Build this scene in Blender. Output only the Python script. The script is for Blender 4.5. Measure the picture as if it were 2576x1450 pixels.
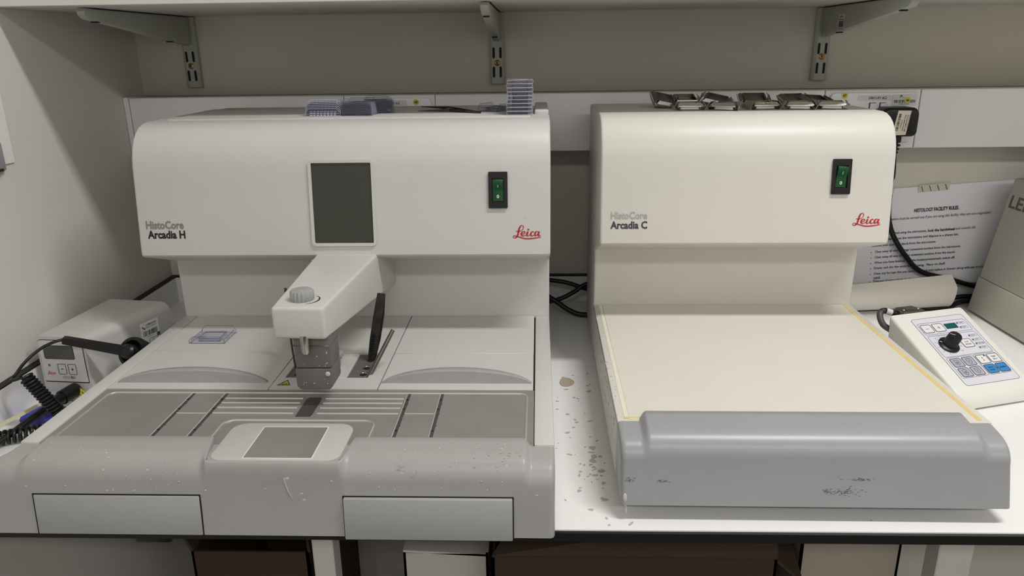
import bpy, bmesh, math, random
from mathutils import Matrix, Vector
random.seed(7)
for o in list(bpy.data.objects): bpy.data.objects.remove(o)
SC = bpy.context.scene
COL = SC.collection

# ------------------------------------------------------------------ camera
cam_d = bpy.data.cameras.new('camera'); cam = bpy.data.objects.new('camera', cam_d); COL.objects.link(cam)
cam_d.sensor_fit = 'HORIZONTAL'; cam_d.sensor_width = 36.0; cam_d.lens = 36.0 * 1881.846 / 2576.0
cam_d.clip_start = 0.01
YAW, PITCH, ROLL = math.radians(-1.94021), math.radians(17.82863), math.radians(-0.76842)
F = Vector((math.sin(YAW)*math.cos(PITCH), math.cos(YAW)*math.cos(PITCH), -math.sin(PITCH)))
R0 = Vector((math.cos(YAW), -math.sin(YAW), 0)); U0 = R0.cross(F)
R = R0*math.cos(ROLL) + U0*math.sin(ROLL); U = -R0*math.sin(ROLL) + U0*math.cos(ROLL)
M = Matrix((R, U, -F)).transposed().to_4x4(); M.translation = Vector((-0.0180, -0.6345, 0.4766))
cam.matrix_world = M
SC.camera = cam

# ------------------------------------------------------------------ world, lights, exposure
SC.view_settings.view_transform = 'Standard'; SC.view_settings.look = 'None'
SC.view_settings.gamma = 1.0; SC.view_settings.use_curve_mapping = False
SC.view_settings.exposure = 0.55
w = bpy.data.worlds.new('world'); SC.world = w; w.use_nodes = True
w.node_tree.nodes['Background'].inputs[0].default_value = (0.9, 0.95, 1.0, 1)
w.node_tree.nodes['Background'].inputs[1].default_value = 0.05
def ceiling_lamp(name, x, y, z, sx, sy, power, col):
    d = bpy.data.lights.new(name, 'AREA'); d.shape = 'RECTANGLE'; d.size = sx; d.size_y = sy
    d.energy = power; d.color = col
    o = bpy.data.objects.new(name, d); COL.objects.link(o); o.location = (x, y, z)
    return o
ceiling_lamp('ceiling_light', 0.80, -0.22, 1.86, 0.90, 0.14, 17.5, (1.0, 0.99, 0.982))
ceiling_lamp('ceiling_light', 0.90, -2.45, 1.86, 3.20, 0.30, 32.5, (1.0, 0.99, 0.982))

# ------------------------------------------------------------------ materials
def lin(c): return tuple(((v/255)/12.92 if v/255 <= 0.04045 else ((v/255+0.055)/1.055)**2.4) for v in c)
_m = {}
def mat(name, rgb, rough=0.5, metal=0.0, bump=None, var=None, trans=0.0, ior=1.45, spec=None, aniso=None, alpha=None):
    if name in _m: return _m[name]
    m = bpy.data.materials.new(name); m.use_nodes = True; nt = m.node_tree; b = nt.nodes['Principled BSDF']
    c = (*lin(rgb), 1)
    b.inputs['Base Color'].default_value = c; b.inputs['Roughness'].default_value = rough
    b.inputs['Metallic'].default_value = metal; b.inputs['IOR'].default_value = ior
    b.inputs['Transmission Weight'].default_value = trans
    if spec is not None: b.inputs['Specular IOR Level'].default_value = spec
    if alpha is not None: b.inputs['Alpha'].default_value = alpha
    tc = nt.nodes.new('ShaderNodeTexCoord')
    if var:                                  # (scale, amount): faint mottling or wear of the surface
        n = nt.nodes.new('ShaderNodeTexNoise'); n.inputs['Scale'].default_value = var[0]; n.inputs['Detail'].default_value = 6
        nt.links.new(tc.outputs['Object'], n.inputs['Vector'])
        r = nt.nodes.new('ShaderNodeMapRange'); r.inputs['From Min'].default_value = 0.3; r.inputs['From Max'].default_value = 0.7
        r.inputs['To Min'].default_value = 1-var[1]; r.inputs['To Max'].default_value = 1+var[1]
        nt.links.new(n.outputs['Fac'], r.inputs['Value'])
        mx = nt.nodes.new('ShaderNodeVectorMath'); mx.operation = 'SCALE'
        mx.inputs[0].default_value = c[:3]; nt.links.new(r.outputs['Result'], mx.inputs['Scale'])
        nt.links.new(mx.outputs['Vector'], b.inputs['Base Color'])
    if bump:                                 # (scale, strength, distance)
        n2 = nt.nodes.new('ShaderNodeTexNoise'); n2.inputs['Scale'].default_value = bump[0]; n2.inputs['Detail'].default_value = 2
        nt.links.new(tc.outputs['Object'], n2.inputs['Vector'])
        bp = nt.nodes.new('ShaderNodeBump'); bp.inputs['Strength'].default_value = bump[1]; bp.inputs['Distance'].default_value = bump[2]
        nt.links.new(n2.outputs['Fac'], bp.inputs['Height']); nt.links.new(bp.outputs['Normal'], b.inputs['Normal'])
    _m[name] = m
    return m
BODY_H = mat('light_grey_plastic', (199, 197, 193), 0.42, bump=(950, 0.16, 0.0003), var=(9, 0.012))
BODY_C = mat('cream_plastic', (211, 208, 200), 0.40, bump=(950, 0.16, 0.0003), var=(9, 0.012))
DECK_C = mat('cream_cold_plate', (218, 214, 203), 0.45, var=(14, 0.015))
COVER_C = mat('blue_grey_plastic', (152, 153, 156), 0.32, bump=(600, 0.10, 0.0003), var=(12, 0.02))
COVER = mat('mid_grey_plastic', (162, 161, 159), 0.38, bump=(600, 0.12, 0.0004), var=(12, 0.02))
DRAWER = mat('grey_drawer_plastic', (163, 164, 162), 0.45, bump=(600, 0.12, 0.0004))
HANDLE = mat('handle_grey_plastic', (158, 158, 158), 0.5, var=(60, 0.05))
PLATE = mat('anodised_plate', (150, 147, 143), 0.45, 0.35, bump=(900, 0.1, 0.0003), var=(18, 0.06))
BEAD = mat('bright_plate_edge', (206, 204, 200), 0.28, 0.6)
GROOVE = mat('plate_groove', (84, 81, 78), 0.4, 0.4)
DARKMET = mat('dark_block_metal', (114, 110, 107), 0.55, 0.3, var=(40, 0.06))
STEEL = mat('polished_steel', (200, 197, 192), 0.22, 1.0)
STEEL_D = mat('worn_steel', (120, 116, 110), 0.33, 1.0, var=(60, 0.15))
STEEL_BLK = mat('blackened_steel', (62, 60, 60), 0.35, 0.7, var=(120, 0.3))
STEEL_G = mat('grey_steel', (158, 155, 150), 0.36, 0.9, var=(90, 0.2))
GAP = mat('dark_gap', (30, 29, 28), 0.8)
BLACK = mat('black_plastic', (20, 20, 22), 0.35)
BLACKR = mat('black_rubber', (17, 17, 18), 0.42)
WHITE = mat('white_laminate', (240, 239, 237), 0.38, var=(4, 0.01))
BCORE = mat('black_laminate_core', (20, 20, 21), 0.5)
WALLM = mat('painted_wall', (222, 219, 212), 0.75, bump=(160, 0.2, 0.0008), var=(3, 0.015))
WALLB = mat('painted_back_wall', (216, 211, 200), 0.75, bump=(300, 0.15, 0.0006), var=(3, 0.03))
TRUNK = mat('trunking_plastic', (222, 221, 222), 0.4)
SHELF = mat('shelf_laminate', (216, 213, 206), 0.5, var=(30, 0.02))
RAIL = mat('painted_steel_rail', (178, 181, 172), 0.45, bump=(700, 0.15, 0.0003))
BRASS = mat('yellow_zinc_screw', (176, 140, 84), 0.3, 0.9)
INK = mat('black_print', (26, 25, 28), 0.6)
INKG = mat('grey_print', (128, 124, 122), 0.6)
RED = mat('red_print', (178, 32, 38), 0.5)
WPRINT = mat('white_print', (235, 235, 232), 0.5)
GREENSW = mat('green_rocker', (20, 74, 40), 0.28)
GLASS = mat('dark_display', (58, 62, 54), 0.16)
DISP = mat('grey_display', (84, 83, 82), 0.3)
YEL = mat('yellow_label', (206, 190, 62), 0.5)
YELADH = mat('yellowed_adhesive', (226, 200, 132), 0.5, var=(50, 0.04))
YELADH_P = mat('pale_adhesive', (228, 222, 204), 0.5)
LABEL = mat('white_label', (206, 204, 202), 0.5)
CREAML = mat('cream_label', (220, 212, 196), 0.5)
GREENL = mat('green_print', (44, 110, 66), 0.5)
PAPER = mat('paper', (236, 236, 242), 0.7)
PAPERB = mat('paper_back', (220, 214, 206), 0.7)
WAX = mat('wax', (214, 211, 206), 0.35, trans=0.25)
WAXB = mat('beige_wax', (186, 172, 150), 0.5)
BLUE = mat('blue_nitrile', (58, 62, 178), 0.45, bump=(90, 0.4, 0.002))
CLEAR = mat('clear_mould_plastic', (176, 175, 200), 0.07, spec=1.0)
_nt = CLEAR.node_tree; _lw = _nt.nodes.new('ShaderNodeLayerWeight'); _lw.inputs['Blend'].default_value = 0.35
_mr = _nt.nodes.new('ShaderNodeMapRange'); _mr.inputs['To Min'].default_value = 0.05; _mr.inputs['To Max'].default_value = 0.55; _mr.inputs['From Min'].default_value = 0.15
_nt.links.new(_lw.outputs['Facing'], _mr.inputs['Value']); _nt.links.new(_mr.outputs['Result'], _nt.nodes['Principled BSDF'].inputs['Alpha'])
CARD = mat('brown_cardboard', (66, 51, 40), 0.85, var=(20, 0.05))
CARDP = mat('pale_cardboard', (170, 160, 146), 0.85, var=(20, 0.04))
WHITEC = mat('white_card', (200, 196, 188), 0.8)
PAD = mat('pad_plastic', (224, 223, 216), 0.4, bump=(500, 0.12, 0.0004))
PADF = mat('pad_foil', (214, 213, 222), 0.4)
KEYW = mat('white_key', (226, 222, 222), 0.45)
KEYG = mat('grey_key', (168, 172, 186), 0.45)
KEYB = mat('blue_key', (54, 132, 196), 0.45)
TEAL = mat('teal_display', (20, 84, 82), 0.25)
MICRO = mat('microtome_paint', (196, 194, 181), 0.5, bump=(700, 0.10, 0.0003))
TAPE = mat('tape', (206, 206, 192), 0.6)
FLOORM = mat('vinyl_floor', (48, 48, 48), 0.5, var=(8, 0.05))
CEILM = mat('ceiling_tile', (225, 224, 220), 0.9, bump=(90, 0.2, 0.001))
GREYC = mat('grey_cable', (70, 70, 70), 0.45)
IVORY = mat('ivory_plastic', (222, 214, 176), 0.45)

# ------------------------------------------------------------------ mesh building
class B:
    def __init__(s): s.bm = bmesh.new()
    def _add(s, t, mtx=None):
        if mtx is not None: t.transform(mtx)
        me = bpy.data.meshes.new('tmp'); t.to_mesh(me); t.free(); s.bm.from_mesh(me); bpy.data.meshes.remove(me)
        return s
    def hull8(s, v, bev=0, seg=2, mtx=None):
        """v: 8 points, bottom loop then top loop (counter-clockwise from above)"""
        t = bmesh.new(); vs = [t.verts.new(p) for p in v]
        for f in ((3,2,1,0),(4,5,6,7),(0,1,5,4),(1,2,6,5),(2,3,7,6),(3,0,4,7)): t.faces.new([vs[i] for i in f])
        if bev: bmesh.ops.bevel(t, geom=list(t.edges), offset=bev, segments=seg, affect='EDGES', profile=0.5, clamp_overlap=True)
        return s._add(t, mtx)
    def box(s, x0, x1, y0, y1, z0, z1, bev=0, seg=2, mtx=None):
        return s.hull8([(x0,y0,z0),(x1,y0,z0),(x1,y1,z0),(x0,y1,z0),(x0,y0,z1),(x1,y0,z1),(x1,y1,z1),(x0,y1,z1)], bev, seg, mtx)
    def prism(s, pts, axis, a, b, bev=0, seg=2, mtx=None, ends=True):
        """pts: 2D outline extruded along axis between a and b.  axis x: (y,z); y: (x,z); z: (x,y)"""
        t = bmesh.new()
        def P(p, k): return {'x': (k, p[0], p[1]), 'y': (p[0], k, p[1]), 'z': (p[0], p[1], k)}[axis]
        A = [t.verts.new(P(p, a)) for p in pts]; Bv = [t.verts.new(P(p, b)) for p in pts]; n = len(pts)
        fa = t.faces.new(A); fb = t.faces.new(Bv[::-1])
        for i in range(n): t.faces.new((A[i], Bv[i], Bv[(i+1) % n], A[(i+1) % n]))
        bmesh.ops.recalc_face_normals(t, faces=list(t.faces))
        if bev:
            es = [e for f in (fa, fb) for e in f.edges]
            bmesh.ops.bevel(t, geom=es, offset=bev, segments=seg, affect='EDGES', profile=0.5, clamp_overlap=True)
        return s._add(t, mtx)
    def tube(s, path, r, n=10, mtx=None, caps=True):
        t = bmesh.new(); P = [Vector(p) for p in path]; rings = []; m = len(P)
        rr = r if isinstance(r, (list, tuple)) else [r]*m
        up = Vector((0, 0, 1)); prev = None
        for i in range(m):
            d = (P[min(i+1, m-1)] - P[max(i-1, 0)]).normalized()
            if prev is None:
                a = d.cross(up)
                if a.length < 1e-3: a = d.cross(Vector((1, 0, 0)))
                a.normalize()
            else:
                a = prev - d*prev.dot(d); a.normalize()
            prev = a; b = d.cross(a)
            rings.append([t.verts.new(P[i] + (a*math.cos(2*math.pi*k/n) + b*math.sin(2*math.pi*k/n))*rr[i]) for k in range(n)])
        for i in range(m-1):
            for k in range(n): t.faces.new((rings[i][k], rings[i][(k+1) % n], rings[i+1][(k+1) % n], rings[i+1][k]))
        if caps: t.faces.new(rings[0][::-1]); t.faces.new(rings[-1])
        bmesh.ops.recalc_face_normals(t, faces=list(t.faces))
        return s._add(t, mtx)
    def lathe(s, prof, n=28, mtx=None, flute=0.0, nf=0):
        """prof: (r,z) pairs around z; flute: depth of grip ridges"""
        t = bmesh.new(); rings = []
        for (r, z) in prof:
            ring = []
            for k in range(n):
                a = 2*math.pi*k/n; q = r
                if nf and flute and r > 1e-5: q = r - flute*(0.5+0.5*math.cos(nf*a))
                ring.append(t.verts.new((q*math.cos(a), q*math.sin(a), z)))
            rings.append(ring)
        for i in range(len(prof)-1):
            for k in range(n): t.faces.new((rings[i][k], rings[i][(k+1) % n], rings[i+1][(k+1) % n], rings[i+1][k]))
        t.faces.new(rings[0][::-1]); t.faces.new(rings[-1])
        bmesh.ops.remove_doubles(t, verts=list(t.verts), dist=1e-6)
        bmesh.ops.recalc_face_normals(t, faces=list(t.faces))
        return s._add(t, mtx)
    def grid(s, rows, mtx=None, thick=0):
        t = bmesh.new(); V = [[t.verts.new(p) for p in row] for row in rows]
        for i in range(len(V)-1):
            for j in range(len(V[0])-1): t.faces.new((V[i][j], V[i][j+1], V[i+1][j+1], V[i+1][j]))
        if thick:
            bmesh.ops.recalc_face_normals(t, faces=list(t.faces))
            bmesh.ops.solidify(t, geom=list(t.faces), thickness=thick)
        return s._add(t, mtx)
    def poly(s, pts, mtx=None):
        t = bmesh.new(); t.faces.new([t.verts.new(p) for p in pts]); return s._add(t, mtx)
    def ribbon(s, path, widths, mtx, close=False):
        """flat variable-width stroke in the XY plane"""
        t = bmesh.new(); P = []; Wd = []
        n = len(path)
        for i in range(n-1):
            p0, p1, p2, p3 = path[max(i-1,0)], path[i], path[i+1], path[min(i+2,n-1)]
            for k in range(5):
                u = k/5
                P.append(tuple(0.5*((2*p1[c])+(-p0[c]+p2[c])*u+(2*p0[c]-5*p1[c]+4*p2[c]-p3[c])*u*u+(-p0[c]+3*p1[c]-3*p2[c]+p3[c])*u**3) for c in (0,1)))
                Wd.append(widths[i]*(1-u)+widths[i+1]*u)
        P.append(tuple(path[-1][:2])); Wd.append(widths[-1]); prev = None
        for i in range(len(P)):
            a = Vector(P[max(i-1,0)]); b = Vector(P[min(i+1,len(P)-1)]); d = (b-a)
            if d.length < 1e-9: continue
            d.normalize(); nrm = Vector((-d.y, d.x))*Wd[i]*0.5; c = Vector(P[i])
            cur = (t.verts.new((*(c+nrm), 0)), t.verts.new((*(c-nrm), 0)))
            if prev: t.faces.new((prev[0], prev[1], cur[1], cur[0]))
            prev = cur
        bmesh.ops.recalc_face_normals(t, faces=list(t.faces))
        return s._add(t, mtx)
    def text(s, txt, x, y, w=None, h=None, mtx=None, bold=0.0, shear=0.0, align='L'):
        """text whose ink box is fitted to width w and height h, lower left at (x,y)"""
        c = bpy.data.curves.new('t', 'FONT'); c.body = txt; c.size = 1; c.offset = bold; c.shear = shear; c.resolution_u = 2
        o = bpy.data.objects.new('t', c); COL.objects.link(o)
        me = bpy.data.meshes.new_from_object(o.evaluated_get(bpy.context.evaluated_depsgraph_get()))
        bpy.data.objects.remove(o); bpy.data.curves.remove(c)
        t = bmesh.new(); t.from_mesh(me); bpy.data.meshes.remove(me)
        if not t.verts: t.free(); return s
        xs = [v.co.x for v in t.verts]; ys = [v.co.y for v in t.verts]
        sx = w/(max(xs)-min(xs)) if w else None; sy = h/(max(ys)-min(ys)) if h else None
        if sx is None: sx = sy
        if sy is None: sy = sx
        ox = x if align == 'L' else x - sx*(max(xs)-min(xs))/2
        for v in t.verts: v.co = Vector((ox + (v.co.x-min(xs))*sx, y + (v.co.y-min(ys))*sy, 0))
        return s._add(t, mtx)
    def obj(s, name, m, parent=None, smooth=38, off=None):
        bm = s.bm
        if off: bmesh.ops.translate(bm, verts=list(bm.verts), vec=off)
        ang = math.radians(smooth)
        for f in bm.faces: f.smooth = True
        for e in bm.edges:
            if len(e.link_faces) != 2 or e.calc_face_angle(0) > ang: e.smooth = False
        me = bpy.data.meshes.new(name); bm.to_mesh(me); bm.free()
        me.materials.append(m); o = bpy.data.objects.new(name, me); COL.objects.link(o)
        if parent: o.parent = parent
        return o

def T(x, y, z): return Matrix.Translation((x, y, z))
def RX(a): return Matrix.Rotation(math.radians(a), 4, 'X')
def RY(a): return Matrix.Rotation(math.radians(a), 4, 'Y')
def RZ(a): return Matrix.Rotation(math.radians(a), 4, 'Z')
def thing(name, label, cat, loc=(0, 0, 0), rz=0.0, group=None):
    o = bpy.data.objects.new(name, None); o.empty_display_size = 0.02; COL.objects.link(o)
    o.location = loc; o.rotation_euler = (0, 0, rz); o['label'] = label; o['category'] = cat
    if group: o['group'] = group
    return o
def tag(o, label, cat, group=None, kind=None):
    o['label'] = label; o['category'] = cat
    if group: o['group'] = group
    if kind: o['kind'] = kind
    return o
def struct(o): o['kind'] = 'structure'; return o
def rrect(x0, x1, y0, y1, r, n=5):
    rs = r if isinstance(r, (list, tuple)) else [r]*4      # bl, br, tr, tl
    out = []
    for (cx, cy, a0, rr) in ((x0+rs[0], y0+rs[0], 180, rs[0]), (x1-rs[1], y0+rs[1], 270, rs[1]), (x1-rs[2], y1-rs[2], 0, rs[2]), (x0+rs[3], y1-rs[3], 90, rs[3])):
        for k in range(n+1):
            a = math.radians(a0 + 90*k/n); out.append((cx+rr*math.cos(a), cy+rr*math.sin(a)))
    return out
def ring_prism(b, outer, inner, axis, a, c, mtx=None):
    """frame between two outlines of equal length"""
    t = bmesh.new(); n = len(outer)
    def P(p, k): return {'x': (k, p[0], p[1]), 'y': (p[0], k, p[1]), 'z': (p[0], p[1], k)}[axis]
    v = [[t.verts.new(P(p, k)) for p in q] for q in (outer, inner) for k in (a, c)]
    for i in range(n):
        j = (i+1) % n
        t.faces.new((v[0][i], v[0][j], v[1][j], v[1][i])); t.faces.new((v[2][j], v[2][i], v[3][i], v[3][j]))
        t.faces.new((v[1][i], v[1][j], v[3][j], v[3][i])); t.faces.new((v[0][j], v[0][i], v[2][i], v[2][j]))
    bmesh.ops.recalc_face_normals(t, faces=list(t.faces)); b._add(t, mtx)
def sweep(pts, n=6):
    out = []; m = len(pts)
    for i in range(m-1):
        p0, p1, p2, p3 = (Vector(pts[k]) for k in (max(i-1,0), i, i+1, min(i+2,m-1)))
        for k in range(n):
            u = k/n
            out.append(0.5*((2*p1)+(p2-p0)*u+(2*p0-5*p1+4*p2-p3)*u*u+(-p0+3*p1-3*p2+p3)*u**3))
    out.append(Vector(pts[-1])); return out
def barcode(b, x0, x1, y0, y1, mtx, seed=1, n=30):
    rnd = random.Random(seed); x = x0; u = (x1-x0)/n/1.6
    while x < x1:
        wd = u*rnd.choice((0.6, 1, 1.6)); b.poly([(x,y0,0),(min(x+wd,x1),y0,0),(min(x+wd,x1),y1,0),(x,y1,0)], mtx); x += wd + u*rnd.choice((0.6, 1, 1.4))

# script logo, strokes traced as (x, y, width) in a 1390-unit wide box
LOGO = [
 [(580,630,40),(660,645,32),(760,640,26),(850,600,28),(920,520,36),(942,440,40),(920,375,32),(870,345,24),(810,380,60),(750,470,85),(715,600,92),(680,760,86),(645,870,76),(590,935,60),(510,970,36),(440,940,30),(430,890,32),(480,855,32),(560,868,44),(650,900,50),(780,935,52),(950,985,56),(1150,1008,62),(1400,992,58),(1600,965,46),(1800,930,30)],
 [(880,782,30),(960,760,36),(1018,710,50),(1000,662,40),(940,655,42),(870,700,72),(838,775,85),(855,840,70),(920,870,45),(1000,850,32),(1070,810,26)],
 [(1160,650,76),(1130,740,88),(1108,830,80),(1150,870,50),(1220,840,30),(1265,812,26)],
 [(1445,690,50),(1400,655,40),(1335,690,62),(1297,770,85),(1305,840,70),(1370,870,42),(1450,838,30),(1480,808,26)],
 [(1650,675,36),(1590,650,36),(1530,700,75),(1503,790,85),(1525,858,60),(1590,838,38),(1650,745,30)],
 [(1712,650,84),(1688,750,84),(1672,840,76),(1712,874,50),(1778,828,30)],
]
def logo(b, w, mtx):
    s = w/1390
    for st in LOGO:
        b.ribbon([((p[0]-415)*s, (1045-p[1])*s) for p in st], [p[2]*s for p in st], mtx)
    b.poly([((1180-415+48*math.cos(a))*s, (1045-558+44*math.sin(a))*s, 0) for a in [k*math.pi/6 for k in range(12)]], mtx)

# ================================================================== the setting
struct(B().box(-0.845, 3.0, 0.777, 0.877, -0.9, 1.9).obj('wall_back', WALLB))
struct(B().box(-0.845, -0.745, -3.6, 0.777, -0.9, 1.9).obj('wall_left', WALLM))
struct(B().box(3.0, 3.1, -3.6, 0.777, -0.9, 1.9).obj('wall_right', WALLM))
struct(B().box(-0.845, 3.1, -3.7, -3.6, -0.9, 1.9).obj('wall_front', WALLM))
struct(B().box(-0.845, 3.1, -3.7, 0.877, -1.0, -0.9).obj('floor', FLOORM))
struct(B().box(-0.845, 3.1, -3.7, 0.877, 1.9, 2.0).obj('ceiling', CEILM))

# bench
bench = thing('laboratory_bench', 'white bench top with a black front edge running under both machines', 'bench', (0, 0.4, 0))
o = (0, -0.4, 0)
B().box(-0.745, 2.2, 0.028, 0.777, -0.0015, 0.0).obj('worktop', WHITE, bench, off=o)
e = B().box(-0.745, 2.2, 0.0255, 0.777, -0.014, -0.0015, 0.0012, 1).obj('edge', BCORE, bench, off=o); e['label'] = 'black core edge of the bench top'
up = B(); up.box(-0.733, 2.2, 0.765, 0.7765, 0.0, 0.0500)
up.box(-0.7445, -0.733, 0.03, 0.7765, 0.0, 0.0500); up.obj('upstand', WHITE, bench, off=o)
up = B(); up.box(-0.733, 2.2, 0.7648, 0.7768, 0.0500, 0.0522); up.box(-0.7448, -0.7328, 0.03, 0.7768, 0.0500, 0.0522)
e = up.obj('upstand_edge', BCORE, bench, off=o); e['label'] = 'black top edge of the upstand'
B().box(-0.354, -0.322, 0.30, 0.335, -0.9, -0.014, 0.002, 1).obj('leg', SHELF, bench, off=o)
B().box(0.566, 0.616, 0.30, 0.335, -0.9, -0.014, 0.002, 1).obj('leg', SHELF, bench, off=o)
B().box(-0.354, 0.616, 0.60, 0.63, -0.06, -0.014, 0.002, 1).obj('rail', SHELF, bench, off=o)

# shelf
shelf = B().box(-0.7445, 2.2, 0.41, 0.7765, 0.537, 0.562, 0.001, 1).obj('wall_shelf', SHELF)
tag(shelf, 'long white shelf board above both machines', 'shelf')

# upright rails, screws and brackets
def slot_hole(b, x, z0, z1, wd, y):
    pts = []
    for k in range(9): a = math.pi*k/8; pts.append((x+wd/2*math.cos(a), z1-wd/2+wd/2*math.sin(a)))
    for k in range(9): a = math.pi+math.pi*k/8; pts.append((x+wd/2*math.cos(a), z0+wd/2+wd/2*math.sin(a)))
    b.prism(pts, 'y', y-0.0003, y+0.002)
def shelf_set(x, label_rail, label_br, bx, screwz, wd=0.0265):
    r = thing('shelf_rail', label_rail, 'shelf rail', (x, 0.777, 0.414), 0, 'upright shelf rails')
    off = (-x, -0.777, -0.414); yf = 0.764
    b = B(); h = wd/2
    b.prism([(x-h, 0.777), (x-h, 0.768), (x-h+0.004, yf), (x+h-0.004, yf), (x+h, 0.768), (x+h, 0.777)], 'z', 0.4140, 0.536, 0.0008, 1)
    b.obj('rail', RAIL, r, off=off)
    b = B()
    for s in (-1, 1):
        slot_hole(b, x+s*0.0061, 0.4585, 0.4775, 0.0042, yf); slot_hole(b, x+s*0.0061, 0.4255, 0.4445, 0.0042, yf)
    b.obj('slots', GAP, r, off=off)
    sb = B(); sb.lathe([(0.0001, -0.0008), (0.0052, -0.0008), (0.0054, 0.0002), (0.0035, 0.0016), (0.0001, 0.0018)], 20, T(x, yf, screwz) @ RX(90))
    sc = sb.obj('screw', BRASS, r, off=off)
    st = B(); st.poly([((0.0026 if k % 2 else 0.0012)*math.cos(k*math.pi/6), (0.0026 if k % 2 else 0.0012)*math.sin(k*math.pi/6), 0) for k in range(12)], T(x, yf-0.0020, screwz) @ RX(90))
    st.obj('screw_recess', GAP, sc, off=off)
    k = thing('shelf_bracket', label_br, 'shelf bracket', (bx, 0.763, 0.488), 0, 'cantilever shelf brackets')
    off = (-bx, -0.763, -0.488)
    pr = [(0.7635, 0.5360), (0.445, 0.5360), (0.4415, 0.532), (0.442, 0.527), (0.452, 0.5215), (0.74, 0.489), (0.757, 0.4875), (0.7635, 0.492)]
    b = B(); b.prism(pr, 'x', bx-0.0062, bx+0.0062, 0.0022, 2); b.obj('arm', RAIL, k, off=off)
    b = B()
    for (yy, zz) in ((0.475, 0.5186), (0.695, 0.4938)): b.box(bx-0.0045, bx+0.0045, yy-0.005, yy+0.005, zz-0.0012, zz+0.002, 0.0006, 1)
    b.box(bx-0.0068, bx+0.0068, 0.47, 0.757, 0.5355, 0.5368)
    b.obj('clip_slots', GAP, k, off=off)
    return k, off
shelf_set(-0.6427, 'slotted steel rail nearest the left wall, below the shelf', 'shelf bracket nearest the left wall, seen from its right side', -0.6427, 0.452)
shelf_set(-0.0865, 'slotted steel rail above the tower of clear moulds', 'shelf bracket seen end on above the tower of clear moulds', -0.0865, 0.4507)
k, off = shelf_set(0.4870, 'slotted steel rail above the cream machine and its metal moulds', 'shelf bracket with a barcode sticker on its side', 0.4870, 0.4546)
xm = T(0.4806, 0.688, 0.4955) @ RZ(-90) @ RX(90)
B().poly([(0,0,0),(0.026,0,0),(0.026,0.026,0),(0,0.026,0)], xm).obj('sticker', LABEL, k, off=off)
st = [c for c in k.children if c.name.startswith('sticker')][0]
b = B(); x2 = T(-0.0002, 0, 0) @ xm
b.text('S3270BC', 0.006, 0.0212, 0.013, 0.0026, x2, 0.02); b.text('270mm White Bracket', 0.003, 0.0168, 0.02, 0.0024, x2, 0.01)
barcode(b, 0.003, 0.023, 0.006, 0.0155, x2, 3); b.text('5 055122 215002', 0.004, 0.0025, 0.018, 0.0020, x2)
b.obj('sticker_print', INK, st, off=off)

# trunking with its sockets
tr = thing('cable_trunking', 'white plastic cable trunking along the back wall behind the machines', 'cable trunking', (0, 0.74, 0.3))
off = (0, -0.74, -0.3)
for (a, c) in ((-0.735, -0.3535), (-0.3527, -0.1935), (-0.1927, 0.4772), (0.4782, 0.6388), (0.6398, 2.2)):
    B().box(a, c, 0.7015, 0.745, 0.301, 0.4005, 0.0012, 1).obj('cover_panel', TRUNK, tr, off=off)
B().box(-0.74, 2.2, 0.704, 0.777, 0.302, 0.3995).obj('back_channel', GAP, tr, off=off)
B().box(-0.7445, -0.7355, 0.7000, 0.777, 0.300, 0.4015, 0.001, 1).obj('end_cap', TRUNK, tr, off=off)
def wall_socket(x0, x1, label, sticks):
    s = thing('wall_socket', label, 'socket', (x0, 0.7015, 0.312), 0, 'sockets in the trunking'); off = (-x0, -0.7015, -0.312)
    b = B(); b.prism(rrect(x0, x1, 0.312, 0.3955, 0.008), 'y', 0.6955, 0.7015, 0.002, 2)
    b.obj('faceplate', TRUNK, s, off=off)
    xm = T(x0+0.006, 0.6952, 0.312) @ RX(90)
    for nm, m, fn in sticks(xm): fn(b := B()); b.obj(nm, m, s, off=off)
    return s
def circ(b, x, y, r, m): b.poly([(x+r*math.cos(k*math.pi/10), y+r*math.sin(k*math.pi/10), 0) for k in range(20)], m)
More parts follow.
